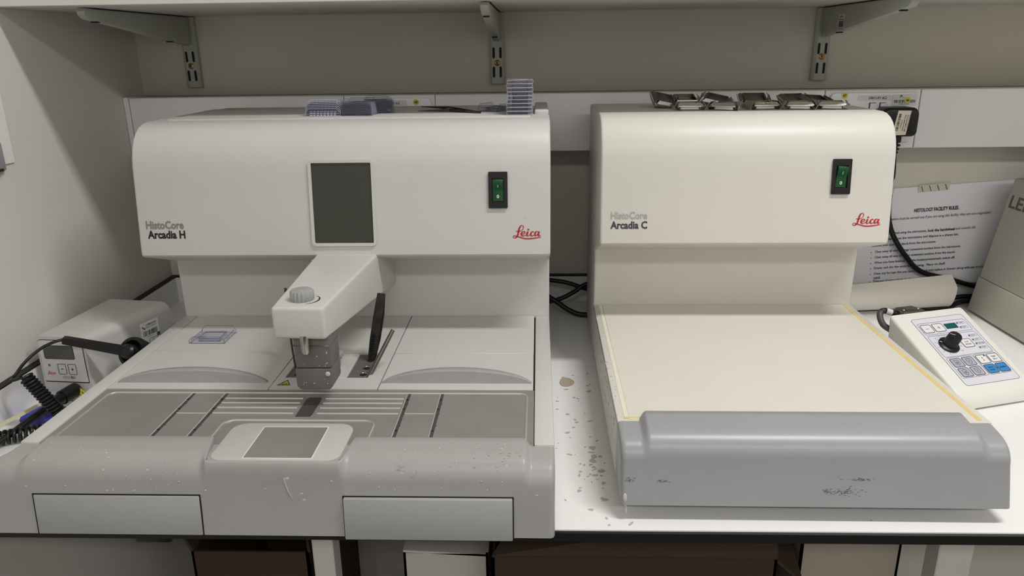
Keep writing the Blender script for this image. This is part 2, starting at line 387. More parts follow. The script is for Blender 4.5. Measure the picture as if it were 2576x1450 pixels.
def sticks_r(m):
    u1 = T(0, -0.0002, 0) @ m; u2 = T(0, -0.0004, 0) @ m; u3 = T(0, -0.0006, 0) @ m
    return [
     ('circuit_label', LABEL, lambda b: b.poly([(0.040,0.071,0),(0.098,0.071,0),(0.098,0.0795,0),(0.040,0.0795,0)], u1)),
     ('circuit_print', INK, lambda b: b.text('DB011/P1 6L2', 0.058, 0.073, 0.030, 0.0042, u2, 0.02)),
     ('round_sticker', YEL, lambda b: circ(b, 0.017, 0.0795, 0.0052, u2)),
     ('sticker_print', INK, lambda b: b.text('47', 0.0138, 0.077, 0.0062, 0.005, u3, 0.02)),
     ('asset_label', LABEL, lambda b: b.poly([(0.098,0.0615,0),(0.139,0.0625,0),(0.139,0.081,0),(0.099,0.080,0)], u2)),
     ('asset_print', INK, lambda b: (barcode(b, 0.101, 0.136, 0.0665, 0.0715, u3, 5, 40), b.text('JOBELEC103', 0.109, 0.0632, 0.017, 0.0022, u3, 0.01), b.text("St George's", 0.1145, 0.0735, 0.011, 0.0022, u3),
        b.ribbon([(0.109,0.0745),(0.111,0.0765),(0.1105,0.079),(0.1125,0.0775),(0.1145,0.0758)], [0.0004,0.0009,0.0007,0.0009,0.0003], u3), b.ribbon([(0.111,0.0795),(0.113,0.0785),(0.1145,0.079)], [0.0004,0.0007,0.0003], u3))),
     ('round_sticker', YEL, lambda b: circ(b, 0.1235, 0.0705, 0.0050, T(0,-0.0002,0) @ u3)),
     ('sticker_print', INK, lambda b: b.text('46', 0.1205, 0.0685, 0.006, 0.0045, T(0,-0.0004,0) @ u3, 0.02)),
     ('rocker', TRUNK, lambda b: (b.box(0.061, 0.0755, 0.046, 0.0665, -0.001, 0.0022, 0.001, 1, m), b.box(0.0785, 0.093, 0.046, 0.0665, -0.001, 0.0022, 0.001, 1, m))),
     ('rocker_gap', GAP, lambda b: b.box(0.0598, 0.0610, 0.044, 0.0672, -0.001, 0.0006, 0, 1, m).box(0.0598, 0.071, 0.0665, 0.0672, -0.001, 0.0006, 0, 1, m).box(0.0773, 0.0785, 0.044, 0.0672, -0.001, 0.0006, 0, 1, m).box(0.0773, 0.088, 0.0665, 0.0672, -0.001, 0.0006, 0, 1, m)),
    ]
def sticks_l(m):
    u1 = T(0, -0.0002, 0) @ m; u2 = T(0, -0.0004, 0) @ m; u3 = T(0, -0.0006, 0) @ m
    return [
     ('circuit_label', LABEL, lambda b: b.poly([(0.040,0.071,0),(0.098,0.071,0),(0.098,0.0795,0),(0.040,0.0795,0)], u1)),
     ('circuit_print', INK, lambda b: b.text('DB011/P1 6L2', 0.056, 0.073, 0.030, 0.0042, u2, 0.02)),
     ('round_sticker', YEL, lambda b: circ(b, 0.1145, 0.0765, 0.0050, u2)),
     ('sticker_print', INK, lambda b: b.text('48', 0.1115, 0.0742, 0.006, 0.0045, u3, 0.02)),
    ]
wall_socket(0.4855, 0.6335, 'white socket with yellow dot stickers beside the black plug', sticks_r)
wall_socket(-0.346, -0.199, 'white socket partly hidden behind the grey machine top', sticks_l)

# mains plug and its lead
pl = thing('mains_plug', 'black mains plug with a cream test label at the right socket', 'plug', (0.595, 0.69, 0.34)); off = (-0.595, -0.69, -0.34)
b = B(); b.prism(rrect(0.560, 0.6205, 0.3255, 0.3735, [0.009, 0.009, 0.012, 0.012]), 'y', 0.655, 0.6945, 0.006, 3); b.obj('body', BLACK, pl, off=off)
xm = T(0.578, 0.6545, 0.3285) @ RX(90)
lb = B(); lb.poly([(0.0,0.0,0),(0.0225,0.0005,0),(0.0270,0.040,0),(0.0055,0.0405,0)], xm); lb = lb.obj('test_label', CREAML, pl, off=off)
b = B(); xv = T(0.578, 0.6542, 0.3285) @ RX(90)
rot = xv @ T(0.0085, 0.007, 0) @ RZ(84)
barcode(b, 0, 0.028, 0, 0.004, rot, 9, 26); b.text('JT05513', 0.005, -0.0045, 0.014, 0.0022, rot, 0.02)
b.text('Passed Safety Test', 0.001, -0.0085, 0.026, 0.0025, rot, 0.02); b.text('HMC COMPLIANCE LTD', 0.0, -0.012, 0.028, 0.0023, rot, 0.01)
ring_prism(b, [(0.006,-0.0185),(0.017,-0.0185),(0.017,-0.0135),(0.006,-0.0135)], [(0.0063,-0.0182),(0.0167,-0.0182),(0.0167,-0.0138),(0.0063,-0.0138)], 'z', 0, 0.00005, rot)
ring_prism(b, [(0.019,-0.0185),(0.028,-0.0185),(0.028,-0.0135),(0.019,-0.0135)], [(0.0193,-0.0182),(0.0277,-0.0182),(0.0277,-0.0138),(0.0193,-0.0138)], 'z', 0, 0.00005, rot)
b.obj('label_print', INK, lb, off=off)
b = B(); b.box(0.5805, 0.6005, 0.664, 0.686, 0.314, 0.327, 0.003)
for i, zz in enumerate((0.312, 0.306, 0.300)): b.box(0.5835, 0.6010-i*0.0012, 0.667, 0.683, zz-0.004, zz-0.0002, 0.001, 1)
b.box(0.586, 0.598, 0.669, 0.681, 0.294, 0.316, 0.002); b.obj('strain_relief', BLACKR, pl, off=off)
path = sweep([(0.594,0.675,0.30),(0.6050,0.69,0.262),(0.6170,0.715,0.225),(0.6290,0.738,0.190),(0.6390,0.748,0.158),(0.6530,0.75,0.128),(0.6790,0.75,0.0925),(0.7115,0.75,0.062),(0.770,0.752,0.0455),(0.83,0.752,0.030),(0.95,0.752,0.020)])
B().tube(path, 0.0048, 10).obj('lead', BLACKR, pl, off=off)
b = B().tube(sweep([(0.6090,0.698,0.250),(0.6140,0.708,0.2355),(0.6195,0.719,0.2195)]), 0.0054, 10).obj('cable_tag', LABEL, pl, off=off); b['label'] = 'white wrap label on the lead'

# ================================================================== the two machines
def hood_profile(yb):
    p = [(0.432, 0.012), (0.432, 0.0895), (0.430, 0.176), (0.4285, 0.1785), (0.3435, 0.2070), (0.3390, 0.2088), (0.3364, 0.2120), (0.3370, 0.2200)]
    for z in (0.25, 0.28, 0.31): p.append((0.336+0.115*(z-0.2112), z))
    p += [(0.3495, 0.330), (0.3522, 0.343), (0.3568, 0.3548), (0.3630, 0.3650), (0.3710, 0.3735), (0.3810, 0.3798), (0.3920, 0.3835), (0.4050, 0.385), (yb-0.004, 0.385), (yb, 0.381), (yb, 0.012)]
    return p
def face(x, z, lift=0.0):          # frame on the sloping hood front: local x right, local y up
    return T(x, 0.336+0.115*(z-0.2112)-0.0004-lift, z) @ RX(90-6.56)
def smoothstep(t): t = max(0, min(1, t)); return t*t*(3-2*t)
def lerp(p, q, t): return [(a[0]+(c[0]-a[0])*t, a[1]+(c[1]-a[1])*t) for a, c in zip(p, q)]
def bez(a, c, d, n=12): return [((1-t)**2*a[0]+2*(1-t)*t*c[0]+t*t*d[0], (1-t)**2*a[1]+2*(1-t)*t*c[1]+t*t*d[1]) for t in [k/n for k in range(n+1)]]
def front_cover(x0, x1, outer, bulge, notch=None, nx=None, endw=0.0225, ramp=0.009, flare=0.0):
    """moulded front cover: low outer ends, raised middle, optional cut for the tray"""
    xs = sorted(set([x0 + (x1-x0)*k/150 for k in range(151)] + [x0+0.006*k/6 for k in range(7)] + [x1-0.006*k/6 for k in range(7)]
        + [x0+endw+ramp*k/8 for k in range(9)] + [x1-endw-ramp*k/8 for k in range(9)]))
    if nx: xs = sorted(set(xs + [nx[0]+0.013*k/14 for k in range(15)] + [nx[1]-0.013*k/14 for k in range(15)]))
    rows = []
    for x in xs:
        d = min(x-x0, x1-x); pr = lerp(outer, bulge, smoothstep((d-endw)/ramp))
        if nx:
            dn = min(x-nx[0], nx[1]-x)
            pr = lerp(pr, notch, smoothstep(dn/0.0095))
        r = 0.0055
        if d < r:
            push = r - math.sqrt(max(0, r*r-(r-d)**2))
            pr = [(y + push*max(0, min(1, (0.045-y)/0.03)), z - push*max(0, min(1, (z-0.05)/0.03))*0.5) for (y, z) in pr]
        fl = flare*max(0, 1-(x-x0)/0.04)
        rows.append([(x-fl*smoothstep((0.046-y)/0.046), y, z) for (y, z) in pr])
    b = B(); b.grid(rows)
    for rw in (rows[0], rows[-1]):
        b.poly(rw + [(rw[0][0], 0.05, outer[-1][1])])
    a, c = rows[0][-1], rows[-1][-1]
    b.poly([a, c, (c[0], 0.05, c[2]), (a[0], 0.05, a[2])])
    bmesh.ops.remove_doubles(b.bm, verts=list(b.bm.verts), dist=1e-6); bmesh.ops.recalc_face_normals(b.bm, faces=list(b.bm.faces))
    return b
def power_switch(parent, x, z, tilt=0.0):
    m = face(x, z)
    s = B(); ring_prism(s, rrect(0, 0.0252, 0, 0.0478, 0.0012), rrect(0.0045, 0.0205, 0.0085, 0.0395, 0.0006), 'z', -0.001, 0.0028, m)
    s.poly([(p[0], p[1], 0.0002) for p in rrect(0.004, 0.021, 0.008, 0.040, 0.0005)], m)
    s = s.obj('power_switch', BLACK, parent)
    k = m @ T(0.0125, 0.0236, 0.0) @ RZ(tilt)
    r = B(); r.prism([(-0.0142, 0.0005), (-0.0142, 0.0022), (-0.0015, 0.0024), (0.0022, 0.0030), (0.0095, 0.0066), (0.0140, 0.0056), (0.0148, 0.0005)], 'x', -0.0070, 0.0070, 0.0008, 2, k)
    rk = r.obj('rocker', GREENSW, s); rk['label'] = 'green rocker marked I and 0'
    p = B(); p.text('0', -0.0017, -0.0105, 0.0033, 0.0047, k @ T(0, 0, 0.0026), 0.02)
    tl = k @ T(0, 0.0032, 0.0037) @ RX(math.degrees(math.atan2(0.0036, 0.0073)))
    p.box(-0.00035, 0.00035, 0.0005, 0.0045, 0, 0.0001, 0, 1, tl)
    p.obj('rocker_marks', WPRINT, rk)
    return s

# ---------------------------------------------------------------- heated embedding station
HZ = -0.00390
H = thing('embedding_station', 'light grey wax embedding machine with a dark screen and swivel arm', 'lab machine', (0, 0, 0), HZ)
b = B(); b.prism(hood_profile(0.63), 'x', -0.56, 0.0, 0.0035, 3); b.box(-0.56, 0.0, 0.046, 0.44, 0.011, 0.0850)
b.obj('housing', BODY_H, H)
for fx_ in (-0.545, -0.055):
    for fy_ in (0.10, 0.56): B().box(fx_, fx_+0.04, fy_, fy_+0.04, 0.0, 0.0118).obj('foot', BLACKR, H)
b = B(); b.box(-0.535, -0.026, 0.418, 0.628, 0.384, 0.3868, 0.001, 2); b.obj('top_lid', BODY_H, H)
B().box(-0.0215, -0.001, 0.466, 0.625, 0.383, 0.391, 0.0025, 3).obj('top_cap', BODY_H, H)
e = B().box(-0.535, -0.470, 0.596, 0.600, 0.3867, 0.3870).box(-0.520, -0.482, 0.582, 0.585, 0.3867, 0.3870).box(-0.520, -0.490, 0.608, 0.612, 0.3867, 0.3870)
e.obj('warning_label', mat('dull_yellow', (150,142,80), 0.6), H)
# screen
m = face(-0.3212, 0.2240)
b = B(); ring_prism(b, rrect(0, 0.0880, 0, 0.1150, 0.006), rrect(0.0040, 0.0840, 0.0042, 0.1110, 0.0015), 'z', -0.002, 0.0026, m)
bz = b.obj('screen_bezel', BODY_H, H, smooth=60)
B().box(0.0035, 0.0845, 0.0038, 0.1115, -0.001, 0.0006, 0, 1, m).obj('screen', GLASS, bz)
power_switch(H, -0.0818, 0.2738)
B().text('HistoCore', -0.0, 0, 0.0520, 0.0112, face(-0.5484, 0.2478), 0.030).obj('grey_lettering', INKG, H)
B().text('Arcadia H', 0, 0, 0.0520, 0.0112, face(-0.5472, 0.2348), 0.034).obj('black_lettering', INK, H)
b = B(); logo(b, 0.0378, face(-0.0503, 0.2318)); b.obj('red_logo', RED, H)
# deck
GZ = 0.0868
B().box(-0.5595, -0.0005, 0.045, 0.431, 0.0845, 0.0862).obj('deck_base', GAP, H)
B().box(-0.5600, -0.5398, 0.045, 0.4315, 0.070, 0.0895, 0.0016, 2).obj('side_rail', BODY_H, H)
B().box(-0.0207, 0.0, 0.045, 0.4315, 0.070, 0.0895, 0.0016, 2).obj('side_rail', BODY_H, H)
def deck_panel(x0, x1, ys, name):
    t = B().box(x0, x1, ys+0.0005, 0.4312, GZ, 0.0895, 0.0005, 1); t.obj('back_panel', BODY_H, H)
    l = B().box(x0, x1, 0.1742, ys-0.0005, GZ, 0.0895, 0.0005, 1).obj('bath_lid', BODY_H, H)
    return l
for (x0, x1, ys, h0, h1) in ((-0.5388, -0.3418, 0.2934, -0.5350, -0.3480), (-0.2082, -0.0226, 0.2840, -0.2072, -0.0243)):
    l = deck_panel(x0, x1, ys, '')
    rows = []; n = 28; yb = 0.1905
    for i in range(n+1):
        x = h0+(h1-h0)*i/n; q = max(0.0, 1-(2*i/n-1)**2)**0.62
        zt = 0.0895+0.0155*q+0.0006; dp = 0.004+0.021*q
        rows.append([(x, yb, 0.0893), (x, yb-0.0005+0.0022*q, zt-0.0008), (x, yb+0.0015+0.0022*q, zt), (x, yb+dp*0.6, zt-0.001), (x, yb+dp, 0.0893+0.006*q), (x, yb+dp+0.002, 0.0893)])
    b = B(); b.grid(rows)
    for rw in (rows[0], rows[-1]): b.poly(rw)
    bmesh.ops.recalc_face_normals(b.bm, faces=list(b.bm.faces))
    e = b.obj('handle', HANDLE, l); e['label'] = 'grey crescent-shaped grip'
# centre panel with sunken wells
b = B(); cx0, cx1, wy0, wy1, wx0, wx1 = -0.3405, -0.2093, 0.2062, 0.2850, -0.3310, -0.2275
for q in ((cx0, cx1, 0.1742, wy0), (cx0, cx1, wy1, 0.4312), (cx0, wx0, wy0, wy1), (wx1, cx1, wy0, wy1)): b.box(*q, GZ, 0.0895)
bmesh.ops.remove_doubles(b.bm, verts=list(b.bm.verts), dist=1e-5)
cp = b.obj('centre_panel', BODY_H, H)
B().box(-0.3005, -0.2545, wy0+0.0008, wy1-0.0012, 0.084, 0.0893, 0.0004, 1).obj('well_lid', BODY_H, cp)
B().box(wx0, -0.3010, wy0, wy1, 0.080, 0.0872).obj('forceps_well', DARKMET, cp)
B().box(-0.2540, wx1, wy0, wy1, 0.080, 0.0872).obj('forceps_well', DARKMET, cp)
for (wx, wy) in ((-0.2365, 0.2205), (-0.2365, 0.2400), (-0.2365, 0.2640), (-0.3190, 0.2205), (-0.3190, 0.2420)):
    B().lathe([(0.0001, 0.0), (0.0046, 0.0), (0.0046, 0.0003), (0.0001, 0.0003)], 16, T(wx, wy, 0.0872)).obj('well_hole', GAP, cp)
    if wx > -0.3: B().tube([(wx+0.0047*math.cos(a), wy+0.0047*math.sin(a), 0.0876) for a in [math.radians(20+140*k/10) for k in range(11)]], 0.0007, 6).obj('well_rim', STEEL, cp)
tm = T(-0.3335, 0.1838, 0.0897)
b = B(); b.poly([(0,0,0),(0.0160,0.0,0),(0.0085,0.0150,0)], tm); e = b.obj('hazard_triangle', YEL, cp)
b = B(); ring_prism(b, [(0,0),(0.0160,0),(0.0085,0.0150)], [(0.0016,0.0008),(0.0145,0.0008),(0.0085,0.0130)], 'z', 0.0001, 0.0003, tm)
for q in (0.0058, 0.0082, 0.0106): b.ribbon([(q,0.002),(q+0.0006,0.0035),(q-0.0004,0.005),(q+0.0003,0.0065)], [0.0006]*4, tm @ T(0,0,0.0003))
b.ribbon([(0.0045,0.0016),(0.0118,0.0016)], [0.0005]*2, tm @ T(0,0,0.0003))
b.obj('triangle_print', INK, e)
# thumb screw
sc = B(); sc.lathe([(0.0046,0.0),(0.0046,0.009),(0.0058,0.010),(0.0064,0.014)], 20, T(-0.2745,0.2437,0.0893)).lathe([(0.0060,0.0125),(0.0088,0.0145),(0.0094,0.0175),(0.0090,0.0195),(0.0070,0.0212),(0.0001,0.0220)], 40, T(-0.2745,0.2437,0.0893), 0.0004, 20)
sc.obj('thumb_screw', HANDLE, cp)
# hot plate
pz = 0.0885
hp = B().box(-0.5392, -0.0213, 0.0450, 0.1735, GZ-0.001, pz, 0.0005, 1).obj('hot_plate', PLATE, H)
def arc(cx, cy, r, a0, a1, z, n=8): return [(cx+r*math.cos(math.radians(a0+(a1-a0)*k/n)), cy+r*math.sin(math.radians(a0+(a1-a0)*k/n)), z) for k in range(n+1)]
b = B(); zz = pz+0.0001
b.tube([(-0.529,0.046,zz)] + arc(-0.5205,0.1558,0.0085,180,90,zz) + arc(-0.0380,0.1558,0.0085,90,0,zz) + [(-0.0295,0.046,zz)], 0.0013, 8)
for yy in (0.1497, 0.1383, 0.1262, 0.1127):
    b.tube([(-0.383,yy,zz),(-0.291,yy,zz)], 0.0012, 8); b.tube([(-0.2645,yy,zz),(-0.1725,yy,zz)], 0.0012, 8)
b.tube([(-0.4245,0.1125,zz-0.0004),(-0.3895,0.1125,zz-0.0004)], 0.0010, 8); b.tube([(-0.1660,0.1135,zz-0.0004),(-0.1325,0.1135,zz-0.0004)], 0.0010, 8)
b.tube([(-0.3615,0.046,zz),(-0.3615,0.0800,zz)] + arc(-0.3490,0.0835,0.0125,180,90,zz) + arc(-0.2070,0.0835,0.0125,90,0,zz) + [(-0.1945,0.046,zz)], 0.0014, 8)
for xx in (-0.4288, -0.3889, -0.1706, -0.1316): b.tube([(xx,0.046,zz-0.0002),(xx,0.1630,zz-0.0002)], 0.0010, 8)
b.obj('raised_bead', BEAD, hp)
for xx in (-0.4262, -0.3863, -0.1680, -0.1290):
    b = B(); b.box(xx-0.0018, xx+0.0018, 0.046, 0.1635, pz-0.0005, pz+0.0002)
    for yy in (0.085, 0.1125, 0.137): b.lathe([(0.0001,0),(0.0026,0),(0.0026,0.0003),(0.0001,0.0003)], 12, T(xx,yy,pz))
    ch = b.obj('drain_channel', GROOVE, hp)
    for yy in (0.074, 0.124, 0.1475): B().lathe([(0.0001,0),(0.0015,0),(0.0015,0.0004),(0.0001,0.0004)], 10, T(xx-0.0004,yy,pz+0.0001)).obj('drain_hole', BLACK, ch)
B().prism([(-0.2870,0.105),(-0.2705,0.105),(-0.2690,0.110),(-0.2690,0.148),(-0.2710,0.153),(-0.2840,0.153),(-0.2870,0.147)], 'z', pz-0.0004, pz+0.0002).obj('cross_channel', GROOVE, hp)
b = B().prism(rrect(-0.3465, -0.2140, 0.0108, 0.0880, [0.013,0.014,0.017,0.016]), 'z', GZ-0.002, 0.0897, 0.0008, 2)
B().box(-0.3600, -0.2010, 0.0280, 0.0600, 0.080, 0.0876).box(-0.3465, -0.2140, 0.0100, 0.0300, 0.080, 0.0892).box(-0.3525, -0.2080, 0.0150, 0.0290, 0.080, 0.0888).obj('tray_bed', COVER, H)
ty = b.obj('work_tray', mat('tray_plastic', (190, 188, 184), 0.4, var=(20, 0.02)), H)
b = B(); ring_prism(b, [(-0.3120,0.0140),(-0.2415,0.0140),(-0.2415,0.0790),(-0.3120,0.0790)], [(-0.3112,0.0148),(-0.2423,0.0148),(-0.2423,0.0782),(-0.3112,0.0782)], 'z', 0.0896, 0.09015); b.obj('spot_border', WPRINT, ty)
e = B().box(-0.3112, -0.2423, 0.0148, 0.0782, 0.089, 0.0900).obj('cold_spot', PLATE, ty); e['label'] = 'dark grey square cooling plate'
# front cover and drawers
outerH = [(0.046,0.0862),(0.046,0.0872),(0.0445,0.0874),(0.034,0.0862)] + bez((0.028,0.0852),(0.0075,0.0840),(0.0048,0.063)) + [(0.003,0.040),(0.0,0.0097)]
bulgeH = [(0.052,0.0862),(0.052,0.0930),(0.0495,0.0945),(0.040,0.0937)] + bez((0.032,0.0927),(0.0085,0.0912),(0.0052,0.069)) + [(0.003,0.040),(0.0,0.0097)]
notchH = [(0.0112,0.0862),(0.0110,0.0892),(0.0106,0.0897),(0.0102,0.0899)] + bez((0.0098,0.0900),(0.0052,0.0890),(0.0051,0.069)) + [(0.003,0.040),(0.0,0.0097)]
fc = front_cover(-0.56, 0.0, outerH, bulgeH, notchH, (-0.3560, -0.2045), flare=0.022)
fc.obj('front_cover', COVER, H, smooth=50)
def fm(lift=0.0): return None
for (x0, x1, z0, z1, l) in ((-0.5260, -0.3560, 0.0098, 0.0530, 0.0012), (-0.2100, -0.0420, 0.0085, 0.0530, 0.0040)):
    yb_ = lambda z: 0.0+0.0052*(z-0.0097)/0.06-0.0
    d = B(); d.hull8([(x0,yb_(z0)-l,z0),(x1,yb_(z0)-l,z0),(x1,0.006,z0),(x0,0.006,z0),(x0,yb_(z1)-l,z1),(x1,yb_(z1)-l,z1),(x1,0.008,z1),(x0,0.008,z1)], 0.0011, 2)
    d = d.obj('drawer', DRAWER, H)
    g = B(); e = 0.0013; g.hull8([(x0-e,yb_(z0)-0.0003,z0-0.0002),(x1+e,yb_(z0)-0.0003,z0-0.0002),(x1+e,0.006,z0),(x0-e,0.006,z0),(x0-e,yb_(z1+e)-0.0003,z1+e),(x1+e,yb_(z1+e)-0.0003,z1+e),(x1+e,0.008,z1+e),(x0-e,0.008,z1+e)])
    g.obj('drawer_gap', GAP, d)
# swivel arm
ar = B().hull8([(-0.3055,0.118,0.1765),(-0.2478,0.118,0.1750),(-0.2290,0.436,0.1420),(-0.3235,0.436,0.1420),(-0.3055,0.118,0.2125),(-0.2475,0.118,0.2125),(-0.2287,0.436,0.2125),(-0.3237,0.436,0.2125)], 0.0038, 4).obj('dispenser_arm', BODY_H, H)
B().lathe([(0.0001,0.0),(0.0125,0.0),(0.0133,0.001),(0.0133,0.009),(0.0120,0.0115),(0.0095,0.0125),(0.0001,0.0128)], 72, T(-0.2785,0.1455,0.2124), 0.0011, 18).obj('flow_knob', HANDLE, ar)
b = B(); b.ribbon([(0.0165*math.cos(a), 0.0165*math.sin(a)) for a in [math.radians(-75+130*k/12) for k in range(13)]], [0.0002+0.0016*math.sin(math.pi*k/12)**1 for k in range(13)], T(-0.2760,0.1450,0.2128)); b.obj('flow_scale', INK, ar)
bl = B(); bl.box(-0.2885, -0.2473, 0.1285, 0.1640, 0.1368, 0.1800, 0.0022, 2); bl = bl.obj('dispenser_block', DARKMET, ar)
B().prism(rrect(-0.2892, -0.2478, 0.1105, 0.1362, [0.007,0.007,0.001,0.001]), 'y', 0.1280, 0.1640, 0.0018, 2).obj('block_foot', DARKMET, bl)
B().box(-0.2895, -0.2470, 0.1278, 0.160, 0.1634, 0.1640, 0.0002, 1).obj('block_seam', STEEL_D, bl)
B().lathe([(0.0001,0.0),(0.0036,0.0),(0.0048,0.0022),(0.0050,0.022),(0.0001,0.022)], 24, T(-0.2728,0.1215,0.1575)).obj('nozzle_lever', STEEL, bl)
b = B()
rnd = random.Random(4)
for k in range(16):
    x, z = rnd.uniform(-0.287,-0.249), rnd.uniform(0.114,0.165); s = rnd.uniform(0.0003,0.0009)
    b.lathe([(0.0001,0),(s,0),(s*0.7,0.0005),(0.0001,0.0007)], 7, T(x,0.1282,z) @ RX(90))
b.lathe([(0.0001,0),(0.0030,0),(0.0022,0.0009),(0.0001,0.0012)], 9, T(-0.2525,0.1280,0.1300) @ RX(90))
e = b.obj('wax_specks', WAX, bl); e['kind'] = 'stuff'

# ---------------------------------------------------------------- cold plate
CZ = -0.0069
Cc = thing('cold_plate', 'cream cooling machine with a bare cream plate, right of the embedding machine', 'lab machine', (0.0699, 0.0568, 0), CZ)
b = B(); b.prism(hood_profile(0.605), 'x', 0.0, 0.4, 0.0035, 3); b.box(0.0, 0.4, 0.045, 0.44, 0.018, 0.0860, 0.001, 1); b.obj('housing', BODY_C, Cc)
for fx_ in (0.03, 0.34):
    for fy_, fz_ in ((0.05, 0.0185), (0.54, 0.0125)): B().box(fx_, fx_+0.03, fy_, fy_+0.03, 0.0, fz_).obj('foot', BLACKR, Cc)
B().box(0.0, 0.4, 0.045, 0.4315, 0.080, 0.0870, 0.0014, 2).obj('rim', BODY_C, Cc)
B().box(0.0130, 0.3870, 0.047, 0.4312, 0.082, 0.0876, 0.0006, 1).obj('plate', DECK_C, Cc)
e = B().box(0.0082, 0.0130, 0.050, 0.4310, 0.083, 0.0874).obj('edge_strip', YELADH_P, Cc); e['label'] = 'pale yellowed strip along the left plate edge'
e = B().box(0.3870, 0.3920, 0.050, 0.4310, 0.083, 0.0874).obj('edge_strip', YELADH, Cc); e['label'] = 'yellow strip along the right plate edge'
B().box(0.0082, 0.025, 0.0500, 0.0535, 0.083, 0.08765).obj('edge_strip', YELADH, Cc)
power_switch(Cc, 0.3152, 0.2788, -4)
B().text('HistoCore', 0, 0, 0.0510, 0.0108, face(0.0144, 0.2455), 0.030).obj('grey_lettering', mat('pale_grey_print', (170,168,164), 0.6), Cc)
B().text('Arcadia C', 0, 0, 0.0515, 0.0110, face(0.0141, 0.2320), 0.034).obj('black_lettering', mat('slate_print', (62,62,74), 0.6), Cc)
b = B(); logo(b, 0.0380, face(0.3481, 0.2336)); b.obj('red_logo', RED, Cc)
outerC = [(0.050,0.0855),(0.050,0.0865),(0.0485,0.0868),(0.036,0.0855)] + bez((0.027,0.0842),(0.002,0.0820),(0.0,0.060)) + [(-0.006,0.040),(-0.012,0.0185)]
bulgeC = [(0.056,0.0855),(0.056,0.0930),(0.0535,0.0948),(0.042,0.0937)] + bez((0.031,0.0922),(0.003,0.0895),(0.0,0.064)) + [(-0.006,0.040),(-0.012,0.0185)]
front_cover(0.0, 0.4, outerC, bulgeC).obj('front_cover', COVER_C, Cc, smooth=50)
b = B(); rnd = random.Random(11)
for (cx, cz, sx, sz, n) in ((0.232,0.0345,0.012,0.004,90),(0.215,0.0345,0.006,0.002,40),(0.245,0.047,0.013,0.0012,50),(0.010,0.0445,0.003,0.003,30),(0.0430,0.0435,0.007,0.0014,26)):
    for k in range(n):
        x = rnd.gauss(cx, sx*0.5); z = rnd.gauss(cz, sz*0.6); y = -0.012+(z-0.0185)*0.2745-0.0004; s = rnd.uniform(0.0002, 0.0007)
        b.poly([(x-s*2,y,z),(x,y,z-s*0.6),(x+s*2,y,z+s*0.3),(x,y,z+s*0.7)])
e = b.obj('scuff_marks', mat('scuff', (108,108,107), 0.7), Cc); e['kind'] = 'stuff'
b = B(); rnd = random.Random(12)
for k in range(70):
    y = rnd.uniform(0.06, 0.40); z = rnd.uniform(0.03, 0.084); l = rnd.uniform(0.004, 0.02)
    b.poly([(-0.0004,y,z),(-0.0010,y+l*0.3,z-0.0006),(-0.0004,y+l,z-l*0.35),(-0.0006,y+l*0.5,z+0.0010)])
for k in range(34):
    y = rnd.uniform(0.055, 0.42); s = rnd.uniform(0.001, 0.003)
    b.lathe([(0.0001,-0.0004),(s,-0.0004),(s*0.6,0.0005),(0.0001,0.0007)], 7, T(0.0015+rnd.uniform(-0.001,0.005),y,0.0870))
b.lathe([(0.0001,0),(0.0022,0),(0.0016,0.0006),(0.0001,0.0008)], 9, T(0.0045,-0.0098,0.0262) @ RX(75) @ Matrix.Diagonal((1,2.2,1,1))); b.tube([(0.0050,-0.0105,0.0190),(0.0060,-0.0108,0.0150),(0.0055,-0.0112,0.0110),(0.0066,-0.0112,0.0085)], [0.0011,0.0009,0.0012,0.0003], 6)
e = b.obj('wax_drips', WAX, Cc); e['kind'] = 'stuff'
def hw(x, y, z): c, s = math.cos(HZ), math.sin(HZ); return (c*x-s*y, s*x+c*y, z)
def cw(x, y, z): c, s = math.cos(CZ), math.sin(CZ); return (0.0699+c*x-s*y, 0.0568+s*x+c*y, z)

